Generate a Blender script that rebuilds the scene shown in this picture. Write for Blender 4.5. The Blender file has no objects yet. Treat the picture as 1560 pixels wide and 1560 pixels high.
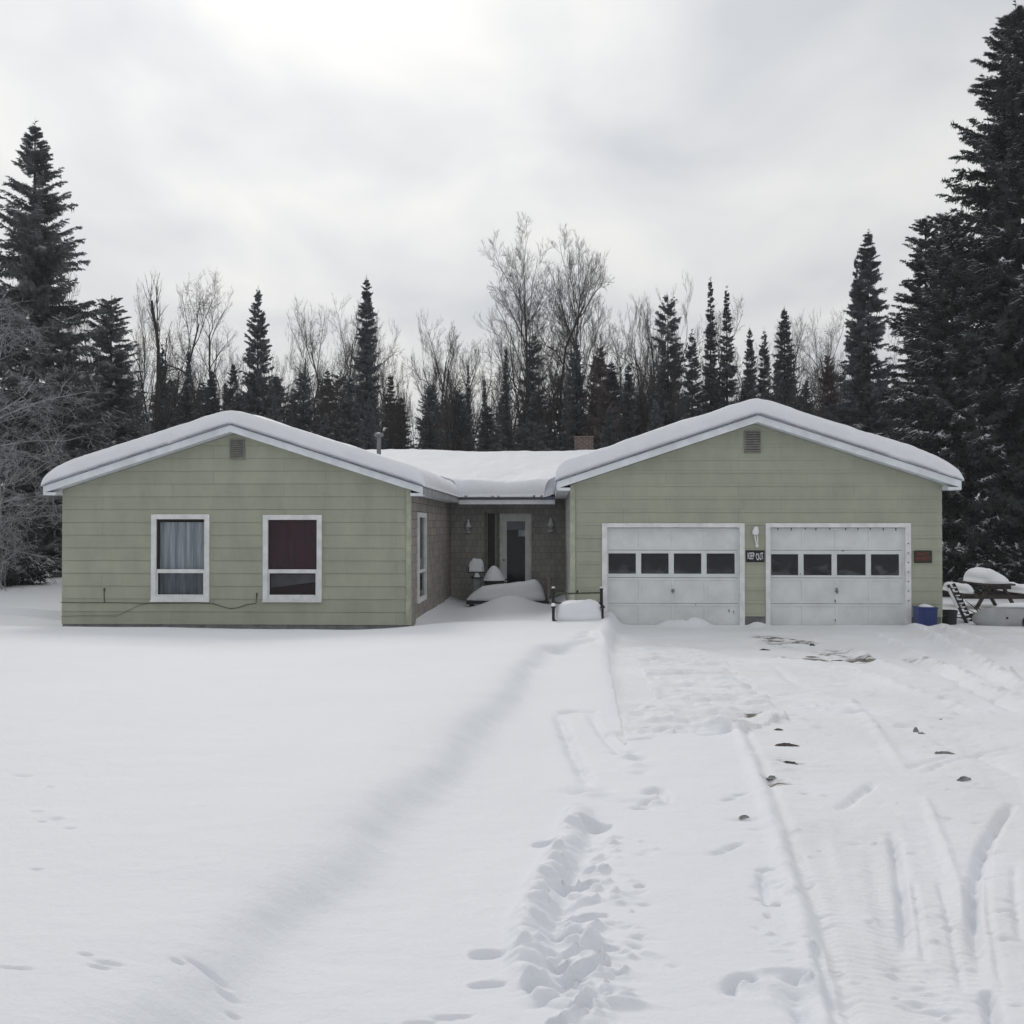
import bpy, math, random
import numpy as np
from mathutils import Vector, Matrix

# ------------------------------------------------------------------ camera, sky, sun, exposure
SC = bpy.context.scene
COL = SC.collection
CAM = Vector((0.0, -22.8, 2.1)); FPX = 1620.0
cam = bpy.data.cameras.new('camera'); camo = bpy.data.objects.new('camera', cam); COL.objects.link(camo)
cam.sensor_width = 36; cam.lens = 36 * FPX / 1560; cam.clip_end = 2000; cam.clip_start = 0.05
YAW = math.atan(60 / FPX); PITCH = math.atan(20 / FPX)
camo.location = CAM; camo.rotation_euler = (math.pi / 2 + PITCH, 0, YAW)
SC.camera = camo
RM = camo.rotation_euler.to_matrix()
RMn = np.array(RM)

SUN_EL = math.radians(33); SUN_AZ = math.radians(-16)      # azimuth from +Y towards +X
sdir = Vector((math.sin(SUN_AZ) * math.cos(SUN_EL), math.cos(SUN_AZ) * math.cos(SUN_EL), math.sin(SUN_EL)))
sun = bpy.data.lights.new('sun', 'SUN'); sun.energy = 0.8; sun.angle = math.radians(14); sun.color = (1, .97, .92)
suno = bpy.data.objects.new('sun', sun); COL.objects.link(suno)
suno.rotation_euler = sdir.to_track_quat('Z', 'Y').to_euler()

world = bpy.data.worlds.new('World'); SC.world = world; world.use_nodes = True
nt = world.node_tree; nt.nodes.clear()
def N(nt, t, **k):
    n = nt.nodes.new(t)
    for a, b in k.items(): setattr(n, a, b)
    return n
def wmath(op, a, b=None, c=None):
    m = N(nt, 'ShaderNodeMath', operation=op)
    for i, v in enumerate((a, b, c)):
        if v is None: continue
        if isinstance(v, (int, float)): m.inputs[i].default_value = v
        else: nt.links.new(v, m.inputs[i])
    return m.outputs[0]
tc = N(nt, 'ShaderNodeTexCoord'); sep = N(nt, 'ShaderNodeSeparateXYZ'); nt.links.new(tc.outputs['Generated'], sep.inputs[0])
zc = wmath('ADD', wmath('MAXIMUM', sep.outputs[2], 0.0), 0.22)
comb = N(nt, 'ShaderNodeCombineXYZ')
nt.links.new(wmath('DIVIDE', sep.outputs[0], zc), comb.inputs[0]); nt.links.new(wmath('DIVIDE', sep.outputs[1], zc), comb.inputs[1])
mpg = N(nt, 'ShaderNodeMapping'); mpg.inputs['Location'].default_value = (3.1, 1.7, 0); mpg.inputs['Scale'].default_value = (1.0, .75, 1)
nt.links.new(comb.outputs[0], mpg.inputs[0])
n1 = N(nt, 'ShaderNodeTexNoise'); n1.inputs['Scale'].default_value = 2.5; n1.inputs['Detail'].default_value = 5; n1.inputs['Roughness'].default_value = .46
n1.inputs['Distortion'].default_value = .35
nt.links.new(mpg.outputs[0], n1.inputs['Vector'])
cr = N(nt, 'ShaderNodeValToRGB'); nt.links.new(n1.outputs['Fac'], cr.inputs[0])
cr.color_ramp.elements[0].position = .33; cr.color_ramp.elements[0].color = (.715, .74, .775, 1)
cr.color_ramp.elements[1].position = .64; cr.color_ramp.elements[1].color = (1.0, .995, .97, 1)
vm = N(nt, 'ShaderNodeVectorMath', operation='DOT_PRODUCT'); vm.inputs[1].default_value = sdir
nrm = N(nt, 'ShaderNodeVectorMath', operation='NORMALIZE'); nt.links.new(tc.outputs['Generated'], nrm.inputs[0]); nt.links.new(nrm.outputs[0], vm.inputs[0])
lum = wmath('MULTIPLY_ADD', vm.outputs['Value'], 1.0, 7.0)                    # thin cloud brighter on the sun's side
glow = wmath('POWER', wmath('MAXIMUM', vm.outputs['Value'], 0.0), 12.0)
lum = wmath('MULTIPLY_ADD', glow, 2.3, lum)
cs = N(nt, 'ShaderNodeVectorMath', operation='SCALE'); nt.links.new(cr.outputs[0], cs.inputs[0]); nt.links.new(lum, cs.inputs['Scale'])
sky = N(nt, 'ShaderNodeTexSky', sky_type='NISHITA'); sky.sun_disc = False; sky.sun_elevation = SUN_EL; sky.sun_rotation = SUN_AZ
mx = N(nt, 'ShaderNodeMix', data_type='RGBA'); mx.inputs[0].default_value = .95
nt.links.new(sky.outputs[0], mx.inputs[6]); nt.links.new(cs.outputs[0], mx.inputs[7])
bg = N(nt, 'ShaderNodeBackground'); bg.inputs[1].default_value = .1; nt.links.new(mx.outputs[2], bg.inputs[0])
wo = N(nt, 'ShaderNodeOutputWorld'); nt.links.new(bg.outputs[0], wo.inputs[0])
SC.view_settings.view_transform = 'Standard'; SC.view_settings.look = 'None'; SC.view_settings.exposure = 0.16; SC.view_settings.gamma = 1
SC.cycles.max_bounces = 6; SC.cycles.transparent_max_bounces = 8

# ------------------------------------------------------------------ helpers
def ray(px, py):
    return RM @ Vector(((px - 780) / FPX, (780 - py) / FPX, -1))
def W(px, py, Y):                       # point on the plane y = Y seen at pixel (px, py) of the photograph
    d = ray(px, py); t = (Y - CAM.y) / d.y
    return CAM + d * t
def WX(px, Y): return W(px, 800, Y).x
def WZ(py, Y): return W(840, py, Y).z
def WXp(py, px, X):                     # point on the plane x = X
    d = ray(px, py); t = X / d.x
    return CAM + d * t

def tag(o, label=None, cat=None, group=None, kind=None):
    if label: o['label'] = label
    if cat: o['category'] = cat
    if group: o['group'] = group
    if kind: o['kind'] = kind
    return o
def empty(name, loc=(0, 0, 0), label=None, cat=None, group=None, rz=0):
    o = bpy.data.objects.new(name, None); COL.objects.link(o); o.location = loc; o.rotation_euler.z = rz
    o.empty_display_size = .2
    return tag(o, label, cat, group)

class MB:
    def __init__(s): s.v = []; s.f = []; s.m = []
    def add(s, vs, fs, mi=0):
        b = len(s.v); s.v += [tuple(v) for v in vs]; s.f += [tuple(i + b for i in f) for f in fs]; s.m += [mi] * len(fs)
        return s
    def box(s, x0, x1, y0, y1, z0, z1, mi=0, M=None):
        vs = [Vector((x, y, z)) for z in (z0, z1) for y in (y0, y1) for x in (x0, x1)]
        if M is not None: vs = [M @ v for v in vs]
        return s.add(vs, [(0, 2, 3, 1), (4, 5, 7, 6), (0, 1, 5, 4), (2, 6, 7, 3), (0, 4, 6, 2), (1, 3, 7, 5)], mi)
    def beam(s, a, b, w, h, mi=0, up=(0, 0, 1)):     # rectangular bar from a to b
        a = Vector(a); b = Vector(b); d = (b - a); L = d.length; d.normalize()
        u = Vector(up); sx = d.cross(u)
        if sx.length < 1e-4: sx = d.cross(Vector((1, 0, 0)))
        sx.normalize(); sz = sx.cross(d)
        M = Matrix.Identity(4)
        for i in range(3): M[i][0] = sx[i]; M[i][1] = d[i]; M[i][2] = sz[i]; M[i][3] = a[i]
        return s.box(-w / 2, w / 2, 0, L, -h / 2, h / 2, mi, M)
    def tube(s, pts, r, n=8, mi=0, cap=True):
        pts = [Vector(p) for p in pts]; k = len(pts)
        rr = r if isinstance(r, (list, tuple)) else [r] * k
        vs = []; ref = None
        for i, p in enumerate(pts):
            d = (pts[min(i + 1, k - 1)] - pts[max(i - 1, 0)]).normalized()
            if ref is None: ref = d.orthogonal().normalized()
            a = (ref - d * ref.dot(d))
            a = a.normalized() if a.length > 1e-6 else d.orthogonal().normalized()
            ref = a; b = d.cross(a)
            for j in range(n):
                t = 2 * math.pi * j / n
                vs.append(p + (a * math.cos(t) + b * math.sin(t)) * rr[i])
        fs = [(i * n + j, i * n + (j + 1) % n, (i + 1) * n + (j + 1) % n, (i + 1) * n + j) for i in range(k - 1) for j in range(n)]
        if cap: fs += [tuple(range(n))[::-1], tuple((k - 1) * n + j for j in range(n))]
        return s.add(vs, fs, mi)
    def lathe(s, prof, c=(0, 0, 0), n=24, mi=0, M=None):   # prof: (r, z)
        c = Vector(c); vs = []
        for r, z in prof:
            for j in range(n):
                t = 2 * math.pi * j / n; p = Vector((r * math.cos(t), r * math.sin(t), z))
                if M is not None: p = M @ p
                vs.append(c + p)
        k = len(prof)
        fs = [(i * n + j, i * n + (j + 1) % n, (i + 1) * n + (j + 1) % n, (i + 1) * n + j) for i in range(k - 1) for j in range(n)]
        fs += [tuple(range(n))[::-1], tuple((k - 1) * n + j for j in range(n))]
        return s.add(vs, fs, mi)
    def build(s, name, mats, parent=None, loc=None, smooth=False, bevel=0):
        me = bpy.data.meshes.new(name); me.from_pydata(s.v, [], s.f)
        for m in (mats if isinstance(mats, (list, tuple)) else [mats]): me.materials.append(m)
        if any(s.m): me.polygons.foreach_set('material_index', s.m)
        if smooth: me.polygons.foreach_set('use_smooth', [True] * len(s.f))
        me.update()
        o = bpy.data.objects.new(name, me); COL.objects.link(o)
        if loc is not None: o.location = loc
        if parent: o.parent = parent
        if bevel:
            b = o.modifiers.new('bevel', 'BEVEL'); b.width = bevel; b.segments = 2; b.limit_method = 'ANGLE'
        return o
def npmesh(name, V, F, mats, parent=None, mi=None, smooth=False):
    me = bpy.data.meshes.new(name)
    V = np.asarray(V, np.float32); F = np.asarray(F, np.int32)
    nf, k = F.shape
    me.vertices.add(len(V)); me.vertices.foreach_set('co', V.ravel())
    me.loops.add(nf * k); me.loops.foreach_set('vertex_index', F.ravel())
    me.polygons.add(nf); me.polygons.foreach_set('loop_start', np.arange(0, nf * k, k, dtype=np.int32))
    me.polygons.foreach_set('loop_total', np.full(nf, k, np.int32))
    for m in (mats if isinstance(mats, (list, tuple)) else [mats]): me.materials.append(m)
    if mi is not None: me.polygons.foreach_set('material_index', np.asarray(mi, np.int32))
    if smooth: me.polygons.foreach_set('use_smooth', np.ones(nf, bool))
    me.update(calc_edges=True)
    o = bpy.data.objects.new(name, me); COL.objects.link(o)
    if parent: o.parent = parent
    return o

# ------------------------------------------------------------------ materials
def mat(name, col, rough=.7, var=.0, vscale=3.0, bump=0.0, bscale=20., spec=.3, col2=None, metal=0, stretch=(1, 1, 1), thr=(.35, .65)):
    m = bpy.data.materials.new(name); m.use_nodes = True; t = m.node_tree
    b = t.nodes['Principled BSDF']; b.inputs['Roughness'].default_value = rough
    b.inputs['Specular IOR Level'].default_value = spec; b.inputs['Metallic'].default_value = metal
    c = (*col, 1); b.inputs['Base Color'].default_value = c
    tc = N(t, 'ShaderNodeTexCoord'); mp = N(t, 'ShaderNodeMapping'); mp.inputs['Scale'].default_value = stretch
    t.links.new(tc.outputs['Object'], mp.inputs[0])
    if var or col2:
        n = N(t, 'ShaderNodeTexNoise'); n.inputs['Scale'].default_value = vscale; n.inputs['Detail'].default_value = 6; n.inputs['Roughness'].default_value = .6
        t.links.new(mp.outputs[0], n.inputs['Vector'])
        r = N(t, 'ShaderNodeValToRGB'); t.links.new(n.outputs['Fac'], r.inputs[0])
        r.color_ramp.elements[0].position = thr[0]; r.color_ramp.elements[1].position = thr[1]
        c2 = col2 if col2 else tuple(x * (1 - var) for x in col)
        r.color_ramp.elements[0].color = (*c2, 1); r.color_ramp.elements[1].color = (*[min(1, x * (1 + (0 if col2 else var * .5))) for x in col], 1)
        t.links.new(r.outputs[0], b.inputs['Base Color'])
    if bump:
        n2 = N(t, 'ShaderNodeTexNoise'); n2.inputs['Scale'].default_value = bscale; n2.inputs['Detail'].default_value = 5
        t.links.new(mp.outputs[0], n2.inputs['Vector'])
        bp = N(t, 'ShaderNodeBump'); bp.inputs['Strength'].default_value = bump; bp.inputs['Distance'].default_value = .02
        t.links.new(n2.outputs['Fac'], bp.inputs['Height']); t.links.new(bp.outputs[0], b.inputs['Normal'])
    return m
SNOW = (.805, .822, .862)
M_snow = mat('snow', SNOW, .65, var=.03, vscale=2, bump=.5, bscale=20, spec=.2)
def ground_mat(name, dirtcol):
    m = mat(name, SNOW, .65, bump=.0, spec=.2); t = m.node_tree; b = t.nodes['Principled BSDF']
    at = N(t, 'ShaderNodeAttribute'); at.attribute_name = 'dirt'
    tc = N(t, 'ShaderNodeTexCoord')
    n = N(t, 'ShaderNodeTexNoise'); n.inputs['Scale'].default_value = 11; n.inputs['Detail'].default_value = 9; n.inputs['Roughness'].default_value = .7
    mp = N(t, 'ShaderNodeMapping'); mp.inputs['Scale'].default_value = (.45, 1.6, 1); t.links.new(tc.outputs['Object'], mp.inputs[0]); t.links.new(mp.outputs[0], n.inputs['Vector'])
    a = N(t, 'ShaderNodeMath', operation='MULTIPLY_ADD'); t.links.new(n.outputs['Fac'], a.inputs[0]); a.inputs[1].default_value = 5.0; a.inputs[2].default_value = -3.1
    a2 = N(t, 'ShaderNodeMath', operation='MULTIPLY_ADD'); t.links.new(at.outputs['Fac'], a2.inputs[0]); a2.inputs[1].default_value = 1.75; t.links.new(a.outputs[0], a2.inputs[2])
    a3 = N(t, 'ShaderNodeMath', operation='MULTIPLY'); a3.use_clamp = True; t.links.new(a2.outputs[0], a3.inputs[0]); 
    cl = N(t, 'ShaderNodeMath', operation='MINIMUM'); t.links.new(at.outputs['Fac'], cl.inputs[0]); cl.inputs[1].default_value = 1
    mul = N(t, 'ShaderNodeMath', operation='MULTIPLY'); t.links.new(cl.outputs[0], mul.inputs[0]); mul.inputs[1].default_value = 1.6
    t.links.new(mul.outputs[0], a3.inputs[1])
    mix = N(t, 'ShaderNodeMix', data_type='RGBA'); t.links.new(a3.outputs[0], mix.inputs[0])
    n3 = N(t, 'ShaderNodeTexNoise'); n3.inputs['Scale'].default_value = .9; n3.inputs['Detail'].default_value = 4; t.links.new(tc.outputs['Object'], n3.inputs['Vector'])
    r3 = N(t, 'ShaderNodeValToRGB'); t.links.new(n3.outputs['Fac'], r3.inputs[0])
    r3.color_ramp.elements[0].position = .35; r3.color_ramp.elements[1].position = .65
    r3.color_ramp.elements[0].color = (*dirtcol, 1); r3.color_ramp.elements[1].color = (*SNOW, 1)
    t.links.new(r3.outputs[0], mix.inputs[6]); mix.inputs[7].default_value = (.17, .155, .135, 1)
    t.links.new(mix.outputs[2], b.inputs['Base Color'])
    nb = N(t, 'ShaderNodeTexNoise'); nb.inputs['Scale'].default_value = 34; nb.inputs['Detail'].default_value = 8; nb.inputs['Roughness'].default_value = .65
    t.links.new(tc.outputs['Object'], nb.inputs['Vector'])
    bp = N(t, 'ShaderNodeBump'); bp.inputs['Strength'].default_value = .5; bp.inputs['Distance'].default_value = .016
    t.links.new(nb.outputs['Fac'], bp.inputs['Height']); t.links.new(bp.outputs[0], b.inputs['Normal'])
    return m
M_ground = ground_mat('ground_snow', (.79, .808, .848)); M_drive = ground_mat('packed_snow', (.765, .772, .795))

def siding_mat(name, col, col2, bw, bh, mortar, mcol, joints=.004, ax='X', z0=0.0):
    m = mat(name, col, .75, spec=.25); t = m.node_tree; b = t.nodes['Principled BSDF']
    tc = N(t, 'ShaderNodeTexCoord'); sp_ = N(t, 'ShaderNodeSeparateXYZ'); mp = N(t, 'ShaderNodeCombineXYZ')
    t.links.new(tc.outputs['Object'], sp_.inputs[0]); t.links.new(sp_.outputs[ax], mp.inputs[0])
    az_ = N(t, 'ShaderNodeMath', operation='SUBTRACT'); az_.inputs[1].default_value = z0; t.links.new(sp_.outputs['Z'], az_.inputs[0]); t.links.new(az_.outputs[0], mp.inputs[1])
    br = N(t, 'ShaderNodeTexBrick'); br.inputs['Scale'].default_value = 1; br.inputs['Brick Width'].default_value = bw; br.inputs['Row Height'].default_value = bh
    br.inputs['Mortar Size'].default_value = joints; br.inputs['Mortar Smooth'].default_value = .1
    br.inputs['Color1'].default_value = (*col, 1); br.inputs['Color2'].default_value = (*col2, 1); br.inputs['Mortar'].default_value = (*mcol, 1)
    br.offset = .37; br.squash = 1
    t.links.new(mp.outputs[0], br.inputs['Vector'])
    n = N(t, 'ShaderNodeTexNoise'); n.inputs['Scale'].default_value = 1.3; n.inputs['Detail'].default_value = 8; n.inputs['Roughness'].default_value = .65
    m2 = N(t, 'ShaderNodeMapping'); m2.inputs['Scale'].default_value = (1.5, 1.5, .7); t.links.new(tc.outputs['Object'], m2.inputs[0]); t.links.new(m2.outputs[0], n.inputs['Vector'])
    r = N(t, 'ShaderNodeValToRGB'); t.links.new(n.outputs['Fac'], r.inputs[0])
    r.color_ramp.elements[0].position = .3; r.color_ramp.elements[0].color = (.85, .845, .84, 1); r.color_ramp.elements[1].position = .7; r.color_ramp.elements[1].color = (1.05, 1.06, 1.03, 1)
    mx = N(t, 'ShaderNodeMix', data_type='RGBA', blend_type='MULTIPLY'); mx.inputs[0].default_value = 1
    t.links.new(br.outputs['Color'], mx.inputs[6]); t.links.new(r.outputs[0], mx.inputs[7])
    t.links.new(mx.outputs[2], b.inputs['Base Color'])
    nb = N(t, 'ShaderNodeTexNoise'); nb.inputs['Scale'].default_value = 30; nb.inputs['Detail'].default_value = 4
    m3 = N(t, 'ShaderNodeMapping'); m3.inputs['Scale'].default_value = (.25, .25, 3); t.links.new(tc.outputs['Object'], m3.inputs[0]); t.links.new(m3.outputs[0], nb.inputs['Vector'])
    bp = N(t, 'ShaderNodeBump'); bp.inputs['Strength'].default_value = .3; bp.inputs['Distance'].default_value = .006
    t.links.new(nb.outputs['Fac'], bp.inputs['Height']); t.links.new(bp.outputs[0], b.inputs['Normal'])
    return m
WZ0 = 2.1 - 153 / 71.05
M_sage = siding_mat('sage_paint', (.392, .410, .330), (.365, .382, .308), 2.44, .277, 0, (.25, .26, .21), .003, 'X', WZ0 - .004)
M_shakeF = siding_mat('weathered_shake_front', (.30, .29, .28), (.38, .365, .35), .16, .19, 0, (.12, .11, .10), .004, 'X', -.25)
M_shakeS = siding_mat('weathered_shake_side', (.27, .26, .25), (.42, .37, .325), .16, .19, 0, (.12, .10, .09), .005, 'Y', -.25)
M_white = mat('white_trim', (.76, .77, .77), .55, var=.14, vscale=5, bump=.1, bscale=30)
M_door = mat('garage_door_paint', (.70, .725, .72), .5, var=.10, vscale=2.2, bump=.06, bscale=12)
M_fascia = mat('fascia_paint', (.74, .77, .81), .6, var=.12, vscale=4, bump=.08)
M_corner = mat('corner_board', (.42, .44, .34), .7, var=.2, vscale=5, bump=.1)
M_found = mat('foundation_concrete', (.20, .205, .21), .9, var=.3, vscale=5, bump=.4, bscale=15)
M_shingle = mat('roof_shingle', (.06, .065, .075), .9, var=.2, vscale=8, bump=.3)
M_drip = mat('dark_drip_edge', (.10, .11, .15), .6)
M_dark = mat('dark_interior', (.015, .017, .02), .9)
M_blackm = mat('black_metal', (.018, .02, .022), .5, var=.2, vscale=9)
M_greenm = mat('mossy_green_rail', (.07, .085, .05), .7, var=.4, vscale=12)
M_vent = mat('vent_slat', (.24, .235, .21), .7, var=.2, vscale=9)
M_blind = mat('pale_blind', (.20, .23, .28), .8)
M_brick = siding_mat('chimney_brick', (.14, .085, .075), (.09, .062, .057), .2, .07, 0, (.25, .23, .21), .008, 'X')
M_galv = mat('galvanised', (.20, .21, .22), .45, metal=.6, var=.2, vscale=8)
M_wood = mat('weathered_wood', (.062, .052, .047), .85, var=.35, vscale=9, bump=.3, bscale=30, stretch=(1, 1, 1))
M_greyw = mat('grey_board', (.27, .25, .23), .85, var=.3, vscale=7, bump=.3)
M_blue = mat('blue_plastic', (.03, .048, .17), .45, var=.15, vscale=4)
M_tank = mat('dull_grey_paint', (.34, .35, .355), .6, var=.18, vscale=2.5, bump=.1)
M_bark = mat('bark', (.055, .047, .043), .9, var=.35, vscale=6, bump=.5, bscale=14)
M_barkg = mat('grey_bark', (.078, .070, .066), .9, var=.3, vscale=6, bump=.4, bscale=14)
M_birch = mat('pale_bark', (.20, .19, .18), .9, var=.45, vscale=5, bump=.3, bscale=14)
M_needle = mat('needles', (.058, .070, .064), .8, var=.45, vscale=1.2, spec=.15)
M_needleb = mat('needles_far', (.145, .158, .168), .85, var=.4, vscale=1.0, spec=.1)  # paler and bluer: part of the distance haze is put into this colour
M_needler = mat('needles_rusty', (.13, .105, .098), .85, var=.35, vscale=1.5, spec=.1)
M_frost = mat('frost_on_twigs', (.72, .74, .77), .8, var=.35, vscale=3)
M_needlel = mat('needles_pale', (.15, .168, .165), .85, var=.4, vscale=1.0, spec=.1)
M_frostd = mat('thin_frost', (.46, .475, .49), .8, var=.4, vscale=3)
M_clod = mat('dirty_ice', (.26, .255, .26), .85, var=.5, vscale=14, bump=.5)
M_barkbit = mat('bark_bits', (.085, .078, .072), .9, var=.4, vscale=12)
M_lampw = mat('white_enamel', (.82, .82, .84), .4)
M_curt = mat('pale_curtain', (.72, .75, .80), .9, col2=(.30, .35, .38), vscale=3, stretch=(5, 5, .25))
M_curtr = mat('burgundy_curtain', (.10, .026, .042), .9, col2=(.055, .022, .032), vscale=3, stretch=(5, 5, .3))
M_sill = mat('pale_cloth', (.38, .35, .37), .9, var=.2)
M_signb = mat('sign_black', (.013, .015, .017), .5)
M_signw = mat('sign_letter_white', (.72, .72, .76), .6)
M_signr = mat('sign_letter_red', (.22, .045, .05), .6)
M_signy = mat('sign_letter_pale', (.17, .15, .12), .6)
def glass_mat():
    m = bpy.data.materials.new('window_glass'); m.use_nodes = True; t = m.node_tree; t.nodes.clear()
    o = N(t, 'ShaderNodeOutputMaterial'); mx = N(t, 'ShaderNodeMixShader'); tr = N(t, 'ShaderNodeBsdfTransparent'); gl = N(t, 'ShaderNodeBsdfGlossy')
    tr.inputs[0].default_value = (.86, .89, .90, 1); gl.inputs['Roughness'].default_value = .03
    fr = N(t, 'ShaderNodeFresnel'); fr.inputs[0].default_value = 1.38
    t.links.new(fr.outputs[0], mx.inputs[0]); t.links.new(tr.outputs[0], mx.inputs[1]); t.links.new(gl.outputs[0], mx.inputs[2]); t.links.new(mx.outputs[0], o.inputs[0])
    return m
M_glass = glass_mat()

def reflection_glass():  # glass with a wavy pale snow reflection painted low on each pane
    m = M_glass.copy(); m.name = 'painted_reflection_glass'; t = m.node_tree; o = [n for n in t.nodes if n.type == 'OUTPUT_MATERIAL'][0]; g0 = o.inputs[0].links[0].from_socket
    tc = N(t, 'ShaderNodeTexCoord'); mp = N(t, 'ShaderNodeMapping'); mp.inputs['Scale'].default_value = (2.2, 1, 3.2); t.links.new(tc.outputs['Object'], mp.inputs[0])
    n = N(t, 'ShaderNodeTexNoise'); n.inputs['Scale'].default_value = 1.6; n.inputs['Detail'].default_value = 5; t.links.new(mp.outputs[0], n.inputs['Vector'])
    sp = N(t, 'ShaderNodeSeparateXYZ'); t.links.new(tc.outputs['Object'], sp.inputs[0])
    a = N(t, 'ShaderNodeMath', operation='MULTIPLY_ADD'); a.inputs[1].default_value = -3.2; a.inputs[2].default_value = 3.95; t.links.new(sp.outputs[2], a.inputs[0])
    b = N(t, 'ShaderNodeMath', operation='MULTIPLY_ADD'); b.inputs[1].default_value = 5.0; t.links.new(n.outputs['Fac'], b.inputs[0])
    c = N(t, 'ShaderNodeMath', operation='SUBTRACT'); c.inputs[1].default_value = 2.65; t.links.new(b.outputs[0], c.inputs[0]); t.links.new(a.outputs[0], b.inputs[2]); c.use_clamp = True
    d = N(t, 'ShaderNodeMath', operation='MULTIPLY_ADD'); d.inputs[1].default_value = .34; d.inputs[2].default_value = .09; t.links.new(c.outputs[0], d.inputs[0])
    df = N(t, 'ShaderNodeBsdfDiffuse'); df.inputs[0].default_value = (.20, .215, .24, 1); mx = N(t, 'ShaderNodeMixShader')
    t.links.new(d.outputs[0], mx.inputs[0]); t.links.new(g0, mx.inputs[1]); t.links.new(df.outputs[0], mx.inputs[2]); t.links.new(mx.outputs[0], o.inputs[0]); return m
M_glassrefl = reflection_glass()
M_glassd = M_glass.copy(); M_glassd.name = 'screened_glass'
[n for n in M_glassd.node_tree.nodes if n.type == 'BSDF_TRANSPARENT'][0].inputs[0].default_value = (.55, .58, .60, 1)

# ------------------------------------------------------------------ ground: one snow sheet, split into ground and driveway
def vnoise(x, y, seed=0):
    xi = np.floor(x).astype(np.int64); yi = np.floor(y).astype(np.int64); fx = x - xi; fy = y - yi
    def h(a, b):
        n = (a * 374761393 + b * 668265263 + seed * 974711) & 0x7fffffff
        n = ((n ^ (n >> 13)) * 1274126177) & 0x7fffffff
        return ((n ^ (n >> 16)) & 0xffff) / 32767.5 - 1
    u = fx * fx * fx * (fx * (fx * 6 - 15) + 10); v = fy * fy * fy * (fy * (fy * 6 - 15) + 10)
    return (h(xi, yi) * (1 - u) + h(xi + 1, yi) * u) * (1 - v) + (h(xi, yi + 1) * (1 - u) + h(xi + 1, yi + 1) * u) * v
def fbm(x, y, seed=0, o=4, g=.5):
    r = 0; a = 1; s = 0
    for i in range(o): r = r + a * vnoise(x * 2 ** i + i * 17.3, y * 2 ** i - i * 9.1, seed + i); s += a; a *= g
    return r / s
def sig(x): return 1 / (1 + np.exp(-np.clip(x, -40, 40)))
def base(x, y):
    yy = np.clip(-y, 0, 30)
    return -0.04 + 0.0235 * yy
def G(px, py, dz=0.0):                  # where the sight line of pixel (px, py) meets the undisturbed slope
    d = ray(px, py); t = 10.0; p = CAM
    for _ in range(40):
        z = float(base(0, p.y if _ else -10.0)) + dz
        t = (z - CAM.z) / d.z if d.z < -1e-4 else 60
        p = CAM + d * t
    return (p.x, p.y)
ds = [-60, -30, -15, -6, -2, 0, 1, 1.8, 2.4]; d = 2.6
while d < 27: ds.append(d); d += float(np.clip(1.35 * d * d / 2670, .008, .05))
while d < 46: ds.append(d); d += .3
while d < 160: ds.append(d); d += 5
ds += [200, 300, 500]
ds = np.array(ds); NC = 880
tt = np.concatenate([[-60, -20, -8, -4, -2.5, -1.8, -1.3], np.linspace(-1, 1, NC), [1.3, 1.8, 2.5, 4, 8, 20, 60]])
wd = .60 * np.maximum(ds, 2.5) + 1.0
wd = np.minimum(wd, 40)
GX = (tt[None, :] * wd[:, None]) - .035 * np.clip(ds, 0, 60)[:, None]; GY = np.repeat((ds + CAM.y)[:, None], len(tt), 1)
SH = GX.shape; X = GX.ravel(); Y = GY.ravel(); Z = base(X, Y).copy(); D = np.zeros_like(X)
near = (np.abs(X) < 25) & (Y < 20) & (Y > -24)

def pdist(P, x, y):
    best = np.full(x.shape, 1e9); sd = np.zeros_like(x); uu = np.zeros_like(x)
    P = np.array(P); L = np.hypot(*(P[1:] - P[:-1]).T); cum = np.concatenate([[0], np.cumsum(L)])
    for i in range(len(P) - 1):
        a = P[i]; b = P[i + 1]; dx, dy = b - a; l2 = dx * dx + dy * dy + 1e-12
        t = np.clip(((x - a[0]) * dx + (y - a[1]) * dy) / l2, 0, 1)
        ex = x - a[0] - t * dx; ey = y - a[1] - t * dy; q = np.hypot(ex, ey)
        c = dx * (y - a[1]) - dy * (x - a[0])
        m = q < best; best = np.where(m, q, best); sd = np.where(m, np.where(c > 0, -q, q), sd); uu = np.where(m, (cum[i] + t * L[i]), uu)
    return sd, uu / cum[-1], cum[-1]
def smoothpts(P, n=3):
    P = [tuple(p) for p in P]
    for _ in range(n):
        Q = [P[0]]
        for a, b in zip(P[:-1], P[1:]): Q += [(.75 * a[0] + .25 * b[0], .75 * a[1] + .25 * b[1]), (.25 * a[0] + .75 * b[0], .25 * a[1] + .75 * b[1])]
        P = Q + [P[-1]]
    return P
def stroke(pts, fn, reach, n=2, arr=None):
    P = smoothpts([G(*p) for p in pts], n)
    Pa = np.array(P); m = (X > Pa[:, 0].min() - reach) & (X < Pa[:, 0].max() + reach) & (Y > Pa[:, 1].min() - reach) & (Y < Pa[:, 1].max() + reach)
    idx = np.nonzero(m)[0]
    if len(idx) == 0: return
    s, u, L = pdist(P, X[idx], Y[idx])
    (Z if arr is None else arr)[idx] += fn(s, u, L, X[idx], Y[idx])
def ends(u, e=.12): return np.clip(u / e, 0, 1) * np.clip((1 - u) / e, 0, 1)
def gauss(w, h, wob=.0): return lambda s, u, L, x, y: h * np.exp(-(s / w) ** 2) * ends(u) * (1 + wob * fbm(x * 9, y * 9, 5, 2))
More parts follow.
